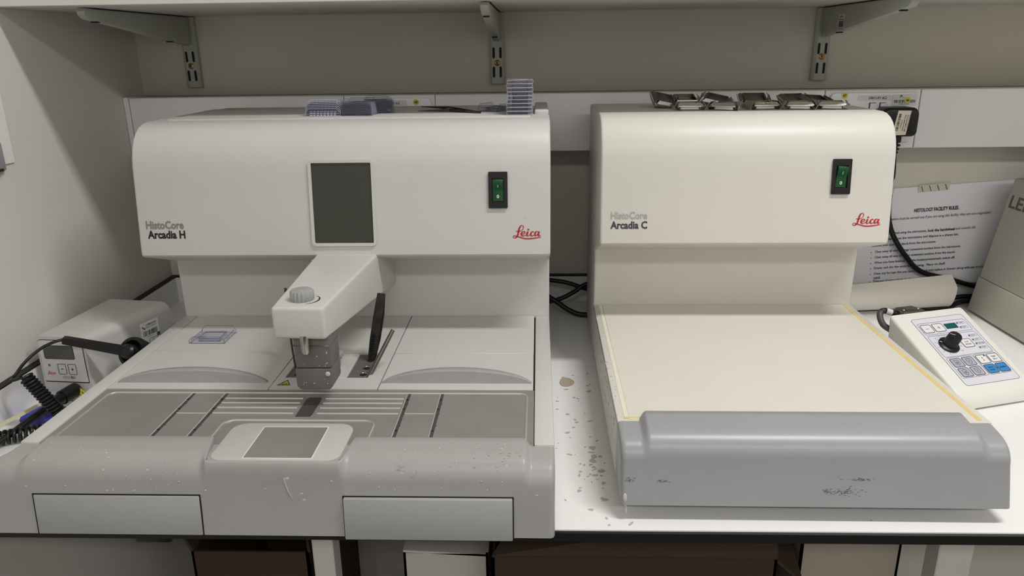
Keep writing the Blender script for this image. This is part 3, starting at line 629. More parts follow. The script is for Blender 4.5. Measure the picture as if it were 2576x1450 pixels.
# ================================================================== moulds
EDGE_D = mat('mould_dark_edge_line', (84, 83, 100), 0.15, alpha=0.8)  # dark edge lines of see-through plastic, put into the colour
EDGE_L = mat('mould_edge_highlight', (206, 205, 226), 0.12, alpha=0.8)  # highlights along the clear edges, painted as a pale colour
def mould_mesh(name, m, L=0.048, W=0.038, t=0.0007, wall=0.0085, rim=EDGE_D):
    """embedding mould: small well, flange, two tall trapezoid end walls and two low side walls"""
    b = B(); h = L/2; k = W/2; wl, ww = L*0.30, W*0.30; zf = 0.0050
    # well
    b.box(-wl, wl, -ww, ww, 0, t); b.box(-wl, -wl+t, -ww, ww, 0, zf); b.box(wl-t, wl, -ww, ww, 0, zf); b.box(-wl, wl, -ww, -ww+t, 0, zf); b.box(-wl, wl, ww-t, ww, 0, zf)
    # flange
    for q in ((-h*0.93, h*0.93, -k*0.9, -ww), (-h*0.93, h*0.93, ww, k*0.9), (-h*0.93, -wl, -ww, ww), (wl, h*0.93, -ww, ww)): b.box(*q, zf-t, zf)
    # end walls: trapezoid, chamfered top corners, leaning out
    for s in (-1, 1):
        pts = [(-h, 0.0), (h, 0.0), (h, 0.0048), (h-0.0055, wall+0.002), (-h+0.0055, wall+0.002), (-h, 0.0048)]
        b.prism(pts, 'y', -t/2, t/2, 0, 1, T(0, s*(k-0.0018), 0) @ RX(-s*9))
        b.prism([(-0.0045, 0.0), (0.0045, 0.0), (0.0042, 0.0048), (-0.0042, 0.0048)], 'y', -t/2, t/2, 0, 1, T(-h*0.86 if s < 0 else h*0.86, 0, 0) @ RZ(90))
        pts = [(-k+0.002, 0.0), (k-0.002, 0.0), (k-0.003, 0.0052), (-k+0.003, 0.0052)]
        b.prism(pts, 'y', -t/2, t/2, 0, 1, T(s*(h-0.0012), 0, 0) @ RZ(90) @ RX(s*-8))
    o = b.obj(name, m)
    if rim:                                   # added edge tubes: edge darkening or highlights of clear plastic put into colour
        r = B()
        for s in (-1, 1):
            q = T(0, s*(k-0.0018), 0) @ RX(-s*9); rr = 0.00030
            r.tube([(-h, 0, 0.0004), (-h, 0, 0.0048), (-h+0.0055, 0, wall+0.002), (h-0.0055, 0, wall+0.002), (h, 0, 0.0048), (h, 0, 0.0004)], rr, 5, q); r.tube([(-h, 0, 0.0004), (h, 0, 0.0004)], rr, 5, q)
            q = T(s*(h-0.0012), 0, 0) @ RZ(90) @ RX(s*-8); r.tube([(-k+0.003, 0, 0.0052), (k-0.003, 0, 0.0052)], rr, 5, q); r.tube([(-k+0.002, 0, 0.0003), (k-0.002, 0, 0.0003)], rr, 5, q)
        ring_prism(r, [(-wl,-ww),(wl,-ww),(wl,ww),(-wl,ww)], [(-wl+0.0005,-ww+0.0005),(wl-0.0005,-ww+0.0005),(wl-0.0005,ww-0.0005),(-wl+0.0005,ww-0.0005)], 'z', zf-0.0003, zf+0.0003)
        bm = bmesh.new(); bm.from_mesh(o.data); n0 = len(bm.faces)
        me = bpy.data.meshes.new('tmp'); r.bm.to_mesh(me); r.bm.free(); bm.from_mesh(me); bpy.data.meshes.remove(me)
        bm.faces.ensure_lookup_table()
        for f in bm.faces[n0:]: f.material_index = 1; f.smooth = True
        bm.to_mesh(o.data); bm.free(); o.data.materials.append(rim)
    return o
def ridge_mould(name, m, L=0.050, W=0.036, t=0.0008):
    """the same kind of mould with a ribbed front wall"""
    o = mould_mesh(name, m, L, W, t, rim=EDGE_L)
    bm = bmesh.new(); bm.from_mesh(o.data); tb = B(); tb.bm.free(); tb.bm = bm
    for s in (-1,):
        for i in range(8):
            x = -L/2+0.008+i*(L-0.016)/7
            tb.box(x-0.0004, x+0.0004, s*(W/2-0.0018)-0.0008, s*(W/2-0.0018)+0.0003, 0.001, 0.0090, 0, 1)
            n0 = len(bm.faces); tb.box(x-0.0018, x+0.0016, s*(W/2-0.0018)-0.0009, s*(W/2-0.0018)-0.0004, 0.0008, 0.0020, 0, 1); bm.faces.ensure_lookup_table()
            for f in bm.faces[n0:]: f.material_index = 1
    bm.to_mesh(o.data); bm.free()
    return o
def place(o, loc, rz=0, rx=0, ry=0):
    o.rotation_euler = (math.radians(rx), math.radians(ry), math.radians(rz)); o.location = loc; return o
def dup(o, label, group):
    c = o.copy(); COL.objects.link(c); c['label'] = label
    if group: c['group'] = group
    return c
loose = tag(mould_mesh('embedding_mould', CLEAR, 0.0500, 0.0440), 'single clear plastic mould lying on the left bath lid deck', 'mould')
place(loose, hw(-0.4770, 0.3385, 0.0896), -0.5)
TOPZ = 0.3869
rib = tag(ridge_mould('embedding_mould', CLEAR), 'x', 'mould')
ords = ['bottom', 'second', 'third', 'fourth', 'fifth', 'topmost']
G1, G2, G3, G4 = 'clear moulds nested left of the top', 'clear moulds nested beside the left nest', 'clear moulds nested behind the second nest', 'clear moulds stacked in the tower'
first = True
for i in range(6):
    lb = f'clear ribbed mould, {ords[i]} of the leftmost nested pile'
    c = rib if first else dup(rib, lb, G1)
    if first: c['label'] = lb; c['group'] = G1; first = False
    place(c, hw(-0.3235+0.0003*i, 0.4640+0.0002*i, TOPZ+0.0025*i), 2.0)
plain = None
for i in range(6):
    lb = f'clear plain mould, {ords[i]} of the second nested pile, right of the ribbed pile'
    if plain is None: c = plain = tag(mould_mesh('embedding_mould', CLEAR, 0.0430, 0.036), lb, 'mould', G2)
    else: c = dup(plain, lb, G2)
    place(c, hw(-0.2725-0.0002*i, 0.4620, TOPZ+0.0026*i), -5.0+0.4*i)
for i in range(6):
    lb = f'clear mould, {ords[i]} of the rear nested pile beside the trunking label'
    c = dup(plain, lb, G3); place(c, hw(-0.2545+0.0002*i, 0.5010, TOPZ+0.0026*i), 14+0.5*i)
tw = None; rnd = random.Random(3)
tords = ['lowest', 'second lowest', 'third lowest', 'fourth lowest', 'fifth lowest', 'fourth from the top', 'third from the top', 'second from the top', 'topmost']
for i in range(9):
    lb = f'clear mould, {tords[i]} in the tall tower of moulds'
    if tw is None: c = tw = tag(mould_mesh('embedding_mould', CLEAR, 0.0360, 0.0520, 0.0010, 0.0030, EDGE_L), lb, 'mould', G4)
    else: c = dup(tw, lb, G4)
    place(c, hw(-0.0415+rnd.uniform(-0.0006,0.0006), 0.4560+rnd.uniform(-0.0006,0.0006), TOPZ+0.00525*i), rnd.uniform(-2,2), 0, 0)
c = dup(plain, 'single clear mould leaning behind the tower of clear moulds', None); del c['group']; place(c, hw(-0.0795, 0.515, TOPZ), 60)

# stainless moulds on the cold plate machine
def steel_mould(name, m, L=0.0420, W=0.0340, t=0.0008):
    b = B(); h = L/2; k = W/2
    b.prism(rrect(-h*0.72, h*0.72, -k*0.8, k*0.8, 0.004, 4), 'z', 0.0004, 0.0052, 0.0012, 2)          # rounded well
    b.prism(rrect(-h*0.90, h*0.90, -k*0.98, k*0.98, 0.003, 3), 'z', 0.0050, 0.0068, 0.0006, 2)          # flange roll
    # upper walls, sloping in
    def fr(z, a, c): return [(-a, -c, z), (a, -c, z), (a, c, z), (-a, c, z)]
    lo, hi = fr(0.0066, h*0.90, k*0.98), fr(0.0108, h*0.72, k*0.80)
    for i in range(4):
        j = (i+1) % 4; b.grid([[lo[i], lo[j]], [hi[i], hi[j]]], None, t)
    # end flaps, trapezoids bent down to the table and up above the flange
    for s in (-1, 1):
        b.prism([(-k*0.72, 0), (k*0.72, 0), (k*1.05, 0.0078), (-k*1.05, 0.0078)], 'y', -t/2, t/2, 0, 1, T(s*h*1.0, 0, 0.0001) @ RZ(90) @ RX(s*24))
        b.prism([(-k*1.05, 0.0), (k*1.05, 0.0), (k*0.72, 0.0062), (-k*0.72, 0.0062)], 'y', -t/2, t/2, 0, 1, T(s*h*1.06, 0, 0.0068) @ RZ(90) @ RX(s*-30))
    return b.obj(name, m)
GM = 'steel moulds scattered on the cream machine'
sm = tag(steel_mould('steel_mould', STEEL), 'bright steel mould, second from the left in the front row, side on', 'mould', GM)
smd = steel_mould('steel_mould', STEEL_G)
TZ = 0.3852
place(sm, cw(0.1355, 0.4560, TZ), 0)
sets = [
 (smd, 0.1075, 0.5000, 0.0050, 10, 26, 12, 'dark steel mould standing on edge at the far left of the cream machine'),
 (sm, 0.1390, 0.5050, 0.0050, 3, 16, 0, 'steel mould tipped up behind the bright side-on mould'),
 (smd, 0.1170, 0.5150, 0.0, -8, 0, 0, 'blackened steel mould lying between the edge-standing mould and its neighbour'),
 (sm, 0.1890, 0.4480, 0.0, -30, 0, 0, 'steel mould turned with its bright end flap forward, third in the front row'),
 (smd, 0.1830, 0.4930, 0.0050, -16, 16, 12, 'dark steel mould propped behind the third front-row mould'),
 (mat and sm, 0.2440, 0.4560, 0.0, 6, 0, 0, 'wax-crusted steel mould in the middle of the front row'),
 (smd, 0.2430, 0.5000, 0.0050, -5, 22, 0, 'flat dark steel mould leaning behind the wax-crusted one'),
 (sm, 0.2960, 0.4500, 0.0, -14, 0, 0, 'steel mould with a bare grey end flap, second from the right in front'),
 (smd, 0.3050, 0.4980, 0.0040, 12, 18, 0, 'small dark steel mould tilted behind the second mould from the right'),
 (sm, 0.3420, 0.4500, 0.0, -16, 0, 0, 'steel mould with engraved end flap, rightmost in the front row'),
 (smd, 0.3330, 0.4900, 0.0030, 16, 14, 4, 'dark steel mould behind the rightmost front-row mould'),
]
used = set()
for (src, x, y, dz, rz, rx, ry, lb) in sets:
    if src is smd and 'd' not in used: c = tag(smd, lb, 'mould', GM); used.add('d')
    else: c = dup(src, lb, GM)
    if src is smd and c is not smd: c['category'] = 'mould'
    place(c, cw(x, y, TZ+dz), rz, rx, ry)
    if 'wax-crusted' in lb:
        rnd = random.Random(8); b = B()
        for q in range(40):
            s = rnd.uniform(0.0006, 0.0016); b.lathe([(0.0001,-0.0003),(s,-0.0003),(s*0.6,0.0006),(0.0001,0.0008)], 6, T(rnd.uniform(-0.016,0.016), -0.0150+rnd.uniform(-0.001,0.002), rnd.uniform(0.0075,0.0108)))
        e = b.obj('wax_crust', mat('stained_wax', (196,180,150), 0.6, var=(300,0.5)), c); e['kind'] = 'stuff'
c = mould_mesh('embedding_mould', CLEAR, 0.075, 0.036); tag(c, 'wide clear plastic mould at the back of the cream machine behind steel moulds', 'mould'); place(c, cw(0.158, 0.555, 0.3852), 0)

# ================================================================== forceps
def blade(b, pts, widths, thick, side):
    """flat tapering strip along pts; side: unit vector across"""
    s = Vector(side).normalized(); P = [Vector(p) for p in pts]
    for i in range(len(P)-1):
        d = (P[i+1]-P[i]).normalized(); n = d.cross(s).normalized()*thick/2
        a, c = s*widths[i]/2, s*widths[i+1]/2
        b.hull8([P[i]-a-n, P[i]+a-n, P[i]+a+n, P[i]-a+n, P[i+1]-c-n, P[i+1]+c-n, P[i+1]+c+n, P[i+1]-c+n])
# wide ribbed forceps standing in the right well
f1 = thing('forceps', 'wide blackened ribbed forceps standing in the right well', 'forceps', hw(-0.2365, 0.2640, 0.083)); lx = hw(-0.2365, 0.2640, 0.083); off = tuple(-v for v in lx)
b = B(); q = lambda t, dx=0, dy=0: hw(-0.2365+0.0185*t+dx, 0.2640+0.0085*t+dy, 0.083+0.0945*t)
blade(b, [q(0.0,0,-0.0015), q(0.12,0,-0.002), q(0.35,0,-0.003), q(0.7,0,-0.003), q(1,0,-0.0008)], [0.0055, 0.009, 0.0112, 0.0112, 0.0100], 0.0014, (1, 0, -0.12)); b.obj('front_blade', STEEL_BLK, f1, off=off)
b = B(); blade(b, [q(0.0,0.0008,0.0015), q(0.12,0.0012,0.002), q(0.35,0.002,0.003), q(0.7,0.002,0.003), q(1,0,0.0008)], [0.0055, 0.009, 0.0112, 0.0112, 0.0100], 0.0014, (1, 0, -0.12)); b.obj('rear_blade', STEEL_BLK, f1, off=off)
b = B()
for i in range(10):
    p = Vector(q(0.20+0.026*i, -0.0005, -0.0045)); b.box(-0.0042, 0.0042, -0.0008, 0.0008, -0.0007, 0.0007, 0.0003, 1, T(*p) @ RY(-7))
b.obj('grip_ribs', BLACK, f1, off=off)
# round probe leaning
pr = B(); pr.tube([hw(-0.2290, 0.2150, 0.0850), hw(-0.2190, 0.2233, 0.1033), hw(-0.1990, 0.2400, 0.1400)], [0.0028, 0.0030, 0.0026], 12)
pr = tag(pr.obj('metal_probe', STEEL_D), 'slim round metal rod leaning out of the right well, in front of the forceps', 'probe')
f3 = thing('forceps', 'slim dark forceps in the left well, half hidden behind the arm', 'forceps', hw(-0.3190, 0.2205, 0.083)); lx = hw(-0.3190, 0.2205, 0.083); off = tuple(-v for v in lx)
q = lambda t, dx=0, dy=0: hw(-0.3195-0.0205*t+dx, 0.2190+0.0480*t+dy, 0.086+0.101*t)
b = B(); blade(b, [q(0,-0.001), q(0.3,-0.002), q(0.7,-0.002), q(1,-0.0006)], [0.003, 0.005, 0.005, 0.004], 0.0012, (0, 1, -0.4)); b.obj('left_blade', STEEL_BLK, f3, off=off)
b = B(); blade(b, [q(0,0.001), q(0.3,0.002), q(0.7,0.002), q(1,0.0006)], [0.003, 0.005, 0.005, 0.004], 0.0012, (0, 1, -0.4)); b.obj('right_blade', STEEL_BLK, f3, off=off)
# tweezers lying on top
t0 = hw(-0.0985, 0.462, 0.3875)
tz = thing('tweezers', 'dark steel tweezers lying open on top of the grey machine', 'tweezers', t0); off = tuple(-v for v in t0)
b = B(); blade(b, [hw(-0.0985,0.462,0.3885), hw(-0.118,0.476,0.3890), hw(-0.148,0.500,0.3890), hw(-0.172,0.507,0.3884), hw(-0.196,0.510,0.3880)], [0.0025,0.004,0.005,0.003,0.0008], 0.0014, (0.1,0.1,1)); b.obj('front_blade', STEEL_BLK, tz, off=off)
b = B(); blade(b, [hw(-0.0985,0.462,0.3885), hw(-0.120,0.484,0.3895), hw(-0.148,0.520,0.3905), hw(-0.170,0.545,0.3900), hw(-0.200,0.572,0.3895)], [0.0025,0.004,0.005,0.003,0.0008], 0.0014, (0.1,0.1,1)); b.obj('rear_blade', STEEL_BLK, tz, off=off)
e = B().box(-0.004, 0.004, -0.010, 0.010, -0.0016, 0.0016, 0.0008, 1, T(*hw(-0.148,0.510,0.3897)) @ RZ(20)).obj('adjusting_pin', STEEL_D, tz, off=off)

# ================================================================== left: forceps warmer
fw = thing('forceps_warmer', 'boxy light grey forceps warmer with plus and minus keys by the left wall', 'forceps warmer', (-0.668, 0.40, 0)); off = (0.668, -0.40, 0)
FWP = [(-0.7212, 0.3224), (-0.6480, 0.3160), (-0.6030, 0.4700), (-0.7074, 0.4850)]
def fw_box(z0, z1, ins=0.0):
    return [(-0.7212, 0.3224+ins, z0), (-0.6480, 0.3160+ins, z0), (-0.6000, 0.4700, z0), (-0.7074, 0.4850, z0), (-0.7212, 0.3224+ins, z1), (-0.6480, 0.3160+ins, z1), (-0.6000, 0.4700, z1), (-0.7074, 0.4850, z1)]
t = bmesh.new(); vs = [t.verts.new(p) for p in fw_box(0.002, 0.100)]
for f in ((3,2,1,0),(4,5,6,7),(0,1,5,4),(1,2,6,5),(2,3,7,6),(3,0,4,7)): t.faces.new([vs[i] for i in f])
t.edges.ensure_lookup_table()
long_r = [e for e in t.edges if {vs[5], vs[6]} == set(e.verts)]; others = [e for e in t.edges if {vs[4], vs[7]} == set(e.verts)]
bmesh.ops.bevel(t, geom=long_r, offset=0.014, segments=6, affect='EDGES', profile=0.5)
bmesh.ops.bevel(t, geom=[e for e in t.edges if e.is_valid and all(abs(v.co.x+0.7212) < 0.02 and v.co.z > 0.09 for v in e.verts)], offset=0.006, segments=4, affect='EDGES', profile=0.5)
b = B(); b._add(t); b.obj('case', BODY_H, fw, off=off, smooth=45)
fa = math.degrees(math.atan2(0.3160-0.3224, -0.6480+0.7212))
fwm = lambda lift=0.0: T(-0.7212, 0.3224, 0.0) @ RZ(fa) @ T(0, -lift, 0) @ RX(90)
b = B(); b.prism(rrect(0.004, 0.0695, 0.0325, 0.0945, [0.0005,0.0005,0.008,0.004]), 'z', -0.001, 0.0012, 0, 1, fwm()); cpn = b.obj('control_panel', LABEL, fw, off=off)
b = B(); b.box(0.004, 0.0700, 0.0310, 0.0322, -0.001, 0.0009, 0, 1, fwm()); ring_prism(b, rrect(0.0033, 0.0702, 0.0318, 0.0953, [0.0005,0.0005,0.0086,0.0046]), rrect(0.004, 0.0695, 0.0325, 0.0945, [0.0005,0.0005,0.008,0.004]), 'z', -0.001, 0.0005, fwm()); b.obj('panel_gap', GAP, fw, off=off)
b = B(); b.prism(rrect(0.0105, 0.0555, 0.0670, 0.0870, 0.002), 'z', 0.001, 0.0014, 0, 1, fwm()); b.obj('display', DISP, cpn, off=off)
b = B()
for (kx) in (0.0270, 0.0425): ring_prism(b, rrect(kx, kx+0.0125, 0.0435, 0.0595, 0.0016), rrect(kx+0.0006, kx+0.0119, 0.0441, 0.0589, 0.0012), 'z', 0.0012, 0.0015, fwm())
ring_prism(b, rrect(0.0102, 0.0558, 0.0667, 0.0873, 0.0022), rrect(0.0106, 0.0554, 0.0671, 0.0869, 0.0019), 'z', 0.0012, 0.0016, fwm())
b.box(0.0315, 0.0350, 0.0511, 0.0520, 0.0012, 0.0015, 0, 1, fwm()).box(0.0470, 0.0508, 0.0511, 0.0520, 0.0012, 0.0015, 0, 1, fwm()).box(0.04845, 0.04935, 0.0495, 0.0535, 0.0012, 0.0015, 0, 1, fwm())
b.text('EG', 0.0440, 0.0370, 0.0050, 0.0042, fwm(0.0014), 0.03); b.obj('panel_print', INK, cpn, off=off)
b = B(); b.text('LEICA', 0.0320, 0.0370, 0.0105, 0.0042, fwm(0.0014)); b.text('F', 0.0500, 0.0370, 0.0018, 0.0042, fwm(0.0014)); b.obj('grey_print', INKG, cpn, off=off)
b = B(); circ(b, 0.0145, 0.0570, 0.0018, fwm(0.0014)); b.obj('status_lamp', DISP, cpn, off=off)
b = B(); logo(b, 0.0130, fwm(0.0014) @ T(0.0090, 0.0420, 0)); b.obj('red_logo', RED, cpn, off=off)
b = B(); b.box(0.006, 0.068, 0.004, 0.0305, -0.001, 0.0004, 0, 1, fwm()); b.obj('lower_face', BODY_H, fw, off=off)
sa = math.degrees(math.atan2(0.154, 0.048))
sm_ = lambda u, z, lift: T(-0.6480, 0.3160, 0) @ RZ(sa) @ T(u, -lift, z) @ RX(90)     # on the right-hand side
lbm = sm_(0.098, 0.012, 0.0003)
lb = B().poly([(0,0,0),(0.036,0,0),(0.036,0.072,0),(0,0.072,0)], lbm).obj('asset_label', mat('bright_label', (238,238,238), 0.45), fw, off=off)
b = B(); m2 = sm_(0.098, 0.012, 0.0005)
barcode(b, 0.004, 0.032, 0.050, 0.058, m2, 2, 22); b.text('COMPLIANCE', 0.011, 0.0655, 0.021, 0.0028, m2, 0.02); b.text('(020) 8500', 0.011, 0.0615, 0.020, 0.0026, m2)
b.ribbon([(0.004,0.066),(0.006,0.063),(0.009,0.062)], [0.002,0.001,0.003], m2); b.text('JT05512', 0.010, 0.0465, 0.014, 0.0018, m2)
ring_prism(b, [(0.014,0.022),(0.030,0.022),(0.030,0.044),(0.014,0.044)], [(0.0144,0.0224),(0.0296,0.0224),(0.0296,0.0436),(0.0144,0.0436)], 'z', 0, 0.0001, m2)
b.box(0.0218, 0.0222, 0.022, 0.044, 0, 0.0001, 0, 1, m2)
r2 = m2 @ T(0.009, 0.034, 0) @ RZ(-90); barcode(b, 0, 0.032, 0, 0.004, r2, 6, 22)
r3 = m2 @ T(0.028, 0.020, 0) @ RZ(-90); b.text('HMC', 0, 0, 0.012, 0.005, r3, 0.01); b.text('Passed Safety', 0, -0.012, 0.018, 0.003, r3)
b.obj('label_print', INK, lb, off=off)
b = B(); b.poly([(0.030,0.043,0),(0.036,0.043,0),(0.036,0.049,0),(0.030,0.049,0)], m2); b.poly([(0,0.037,0),(0.004,0.037,0),(0.004,0.044,0),(0,0.044,0)], m2); b.obj('label_tabs', GREENL, lb, off=off)
hm = T(-0.5900, 0.3310, 0.072) @ RZ(-12) @ RX(62)
b = B(); b.lathe([(0.016,-0.030),(0.0215,-0.006),(0.0220,0.0),(0.0210,0.003),(0.0170,0.003),(0.0150,-0.004),(0.012,-0.020)], 36, hm); b.tube([(-0.592,0.345,0.055),(-0.600,0.365,0.05),(-0.625,0.385,0.046)], 0.012, 12)
e = b.obj('forceps_holder', BLACK, fw, off=off); e['label'] = 'black cup holder on the right side'

hf = thing('heated_forceps', 'black electric forceps handle resting in the warmer cup', 'forceps', (-0.59, 0.325, 0.075)); off = (0.59, -0.325, -0.075)
p0, p1 = Vector((-0.6640, 0.2980, 0.1040)), Vector((-0.5850, 0.3160, 0.0790))
b = B(); d = (p1-p0)
blade(b, [p0, p0+d*0.06, p0+d*0.5, p1], [0.0085, 0.0095, 0.0105, 0.0125], 0.0100, (0.25, 0.1, 1)); b.obj('handle', BLACK, hf, off=off)
B().lathe([(0.0001,-0.008),(0.0080,-0.008),(0.0105,-0.004),(0.0105,0.006),(0.0080,0.009),(0.0001,0.009)], 24, T(*p1) @ RZ(-12) @ RX(62)).obj('hinge', BLACK, hf, off=off)
path = sweep([p0+Vector((0.002,0,0.0005)), (-0.674,0.292,0.1030), (-0.690,0.284,0.0955), (-0.705,0.272,0.082), (-0.7145,0.262,0.0680), (-0.7120,0.250,0.0660), (-0.7000,0.243,0.0700), (-0.690,0.240,0.0745)])
B().tube(path, 0.0021, 8).obj('thin_lead', BLACKR, hf, off=off)
def coil(a, c, turns, r, rw, steps=14, r2=None):
    a, c = Vector(a), Vector(c); ax = (c-a); u = ax.normalized().cross(Vector((0,0,1))).normalized(); v = u.cross(ax.normalized()); out = []
    n = int(turns*steps)
    for k in range(n+1):
        q = 2*math.pi*k/steps; out.append(a + ax*(k/n) + (u*math.cos(q)+v*math.sin(q))*r)
    return B().tube(out, rw, 8)
coil((-0.6845,0.240,0.0755), (-0.6455,0.240,0.0170), 15, 0.0072, 0.0022).obj('coiled_lead', BLACKR, hf, off=off)
c2 = coil((-0.740,0.178,0.0102), (-0.640,0.2240,0.0102), 17, 0.0078, 0.0022).obj('coiled_cord', BLACKR); tag(c2, 'black coiled cord lying on the bench at the lower left', 'cord')
pg = thing('cable_connector', 'black cylindrical connector with a yellow warning flag at the warmer front', 'connector', (-0.668, 0.29, 0.0)); off = (0.668, -0.29, 0)
a0, a1, a2, a3 = Vector((-0.6700,0.3130,0.0230)), Vector((-0.6765,0.2880,0.0215)), Vector((-0.6795,0.2620,0.0200)), Vector((-0.6835,0.2300,0.0180))
B().tube([a0, a0.lerp(a1, 0.06), a1], [0.0098, 0.0104, 0.0102], 20).obj('locking_ring', BLACKR, pg, off=off)
B().tube([a1, a2], [0.0088, 0.0075], 18).obj('barrel', BLACK, pg, off=off)
B().tube([a2, a3, (-0.6945,0.186,0.0110), (-0.705,0.150,0.0065)], [0.0058, 0.0050, 0.0036, 0.0036], 12).obj('lead', BLACKR, pg, off=off)
fg = B().poly([(0,-0.002,0),(0.014,-0.010,0),(0.016,0.0,0),(0.002,0.010,0)], T(-0.6655,0.3060,0.0190) @ RX(78)).obj('warning_flag', YEL, pg, off=off)
b = B(); b.ribbon([(0.004,0.006),(0.003,-0.0005),(0.013,-0.0075)], [0.0008]*3, T(-0.6655,0.3057,0.0190) @ RX(78)); b.ribbon([(0.0065,0.003),(0.012,-0.002)], [0.0009]*2, T(-0.6655,0.3057,0.0190) @ RX(78)); b.obj('flag_print', INK, fg, off=off)
# blue glove
rows = []; rnd = random.Random(21)
ctr = [(-0.7242,0.262),(-0.7330,0.285),(-0.7200,0.304),(-0.6950,0.306),(-0.6700,0.298),(-0.6600,0.280),(-0.6760,0.262),(-0.6900,0.248),(-0.7080,0.244)]
cx, cy = -0.697, 0.277
for k in range(6):
    f = k/5; rw = []
    for i in range(37):
        a = i/36*len(ctr); j = int(a) % len(ctr); u = a-int(a); p = ctr[j]; n = ctr[(j+1) % len(ctr)]
        x = p[0]*(1-u)+n[0]*u; y = p[1]*(1-u)+n[1]*u
        z = 0.0008+(1-f)*0.0065+0.0022*math.sin(i*1.9+k)*(f if f < 0.9 else 0.2)
        rw.append((cx+(x-cx)*(0.03+0.97*f), cy+(y-cy)*(0.03+0.97*f), z))
    rows.append(rw)
b = B(); b.grid(rows); b.poly([p for p in rows[0][:-1]]); tag(b.obj('glove', BLUE), 'crumpled blue nitrile glove on the bench in front of the forceps warmer', 'glove')
b = B(); blade(b, [(-0.6840,0.2720,0.0270), (-0.700,0.2350,0.0225), (-0.716,0.196,0.0200), (-0.728,0.168,0.0185)], [0.0050, 0.0085, 0.0110, 0.0120], 0.0040, (1, 0.2, 0.3))
tag(b.obj('spatula', IVORY), 'ivory plastic strip lying across the black connector lead', 'spatula')

# ================================================================== right: control pad, microtome, notice
PZ, PT = math.radians(17), 26.0
P0 = (0.5779, 0.3138, 0.0)
pad = thing('control_pad', 'sloping white keypad with a black dial and two blue keys', 'control pad', P0, PZ)
pu0, pu1 = -0.036, 0.094
tz_ = lambda v: 0.030+math.tan(math.radians(PT))*v
side = [(-0.0145, 0.003), (-0.0150, 0.010), (-0.0115, 0.019), (-0.006, tz_(-0.006)-0.001), (0.0, tz_(0.0)), (0.122, tz_(0.122)), (0.1265, tz_(0.1265)-0.001), (0.129, tz_(0.122)-0.004), (0.127, 0.0560), (0.118, 0.0500)]
B().prism(side, 'x', pu0, pu1, 0.006, 4).obj('case', PAD, pad)
B().prism([(0.06, 0.0), (0.075, 0.0), (0.115, 0.050), (0.085, 0.038)], 'x', pu0+0.008, pu1-0.008).obj('rear_foot', BLACKR, pad)
pm = lambda lift=0.0: T(0, 0, 0.030) @ RX(PT) @ T(0, 0, 0.0004+lift)
def pr_(x0, x1, y0, y1, r): return rrect(x0, x1, y0, y1, r)
FX0, FX1, FY0, FY1 = -0.0120, 0.0805, 0.0000, 0.1265
foil = B().prism(rrect(FX0, FX1, FY0, FY1, 0.005), 'z', -0.001, 0.0, 0, 1, pm()).obj('key_foil', PADF, pad)
FW, FH = FX1-FX0, FY1-FY0
def fx(a): return FX0+a*FW
def fy(a): return FY0+a*FH
b = B()
def outline(x0, x1, y0, y1, r, wd=0.0005): ring_prism(b, rrect(x0, x1, y0, y1, r), rrect(x0+wd, x1-wd, y0+wd, y1-wd, max(r-wd, 0.0001)), 'z', 0.0001, 0.0002, pm())
outline(FX0, FX1, FY0, FY1, 0.005, 0.0004)
outline(fx(.045), fx(.955), fy(.745), fy(.925), 0.003, 0.0004); outline(fx(.045), fx(.955), fy(.405), fy(.725), 0.003, 0.0004)
outline(fx(.045), fx(.535), fy(.10), fy(.395), 0.003, 0.0004); outline(fx(.545), fx(.955), fy(.10), fy(.395), 0.003, 0.0004)
keys = {'white_key': [], 'grey_key': [], 'blue_key': []}
KW, KH = 0.0170, 0.0150
def key(kind, cx, cy, w=KW, h=KH): keys[kind].append((fx(cx)-w/2, fx(cx)+w/2, fy(cy)-h/2, fy(cy)+h/2))
key('white_key', .165, .835); key('white_key', .385, .835); key('white_key', .64, .565)
key('white_key', .655, .315); key('white_key', .865, .315)
for cx, cy in ((.175,.315),(.395,.315),(.175,.175),(.395,.175)): key('grey_key', cx, cy)
key('blue_key', .655, .175); key('blue_key', .865, .175)
for kind, mm in (('white_key', KEYW), ('grey_key', KEYG), ('blue_key', KEYB)):
    for q in keys[kind]: B().prism(rrect(*q, 0.0022), 'z', 0.0, 0.0003, 0, 1, pm()).obj(kind, mm, foil)
for kind in keys:
    for q in keys[kind]: ring_prism(b, rrect(q[0]-0.0004, q[1]+0.0004, q[2]-0.0004, q[3]+0.0004, 0.0026), rrect(q[0]+0.0002, q[1]-0.0002, q[2]+0.0002, q[3]-0.0002, 0.002), 'z', 0.0003, 0.0006, pm())
up2 = pm(0.0007)
def line(x0, y0, x1, y1, wd=0.0004): b.ribbon([(x0, y0), (x1, y1)], [wd, wd], up2)
c = keys['white_key'][0]; mx, my = (c[0]+c[1])/2, (c[2]+c[3])/2; line(mx-0.0028, my, mx+0.0028, my)
c = keys['white_key'][1]; mx, my = (c[0]+c[1])/2, (c[2]+c[3])/2; line(mx-0.0028, my, mx+0.0028, my); line(mx, my-0.0028, mx, my+0.0028)
def ktext(c, l1, l2): mx, my = (c[0]+c[1])/2, (c[2]+c[3])/2; b.text(l1, mx, my+0.0010, None, 0.0024, up2, 0, 0, 'C'); b.text(l2, mx, my-0.0036, None, 0.0024, up2, 0, 0, 'C')
ktext(keys['white_key'][2], 'CUT', 'MODE'); ktext(keys['white_key'][4], 'TRIM', 'SECT'); ktext(keys['blue_key'][0], 'RUN', 'STOP')
c = keys['blue_key'][1]; b.text('ENABLE', (c[0]+c[1])/2, (c[2]+c[3])/2-0.001, 0.0115, 0.0024, up2, 0, 0, 'C')
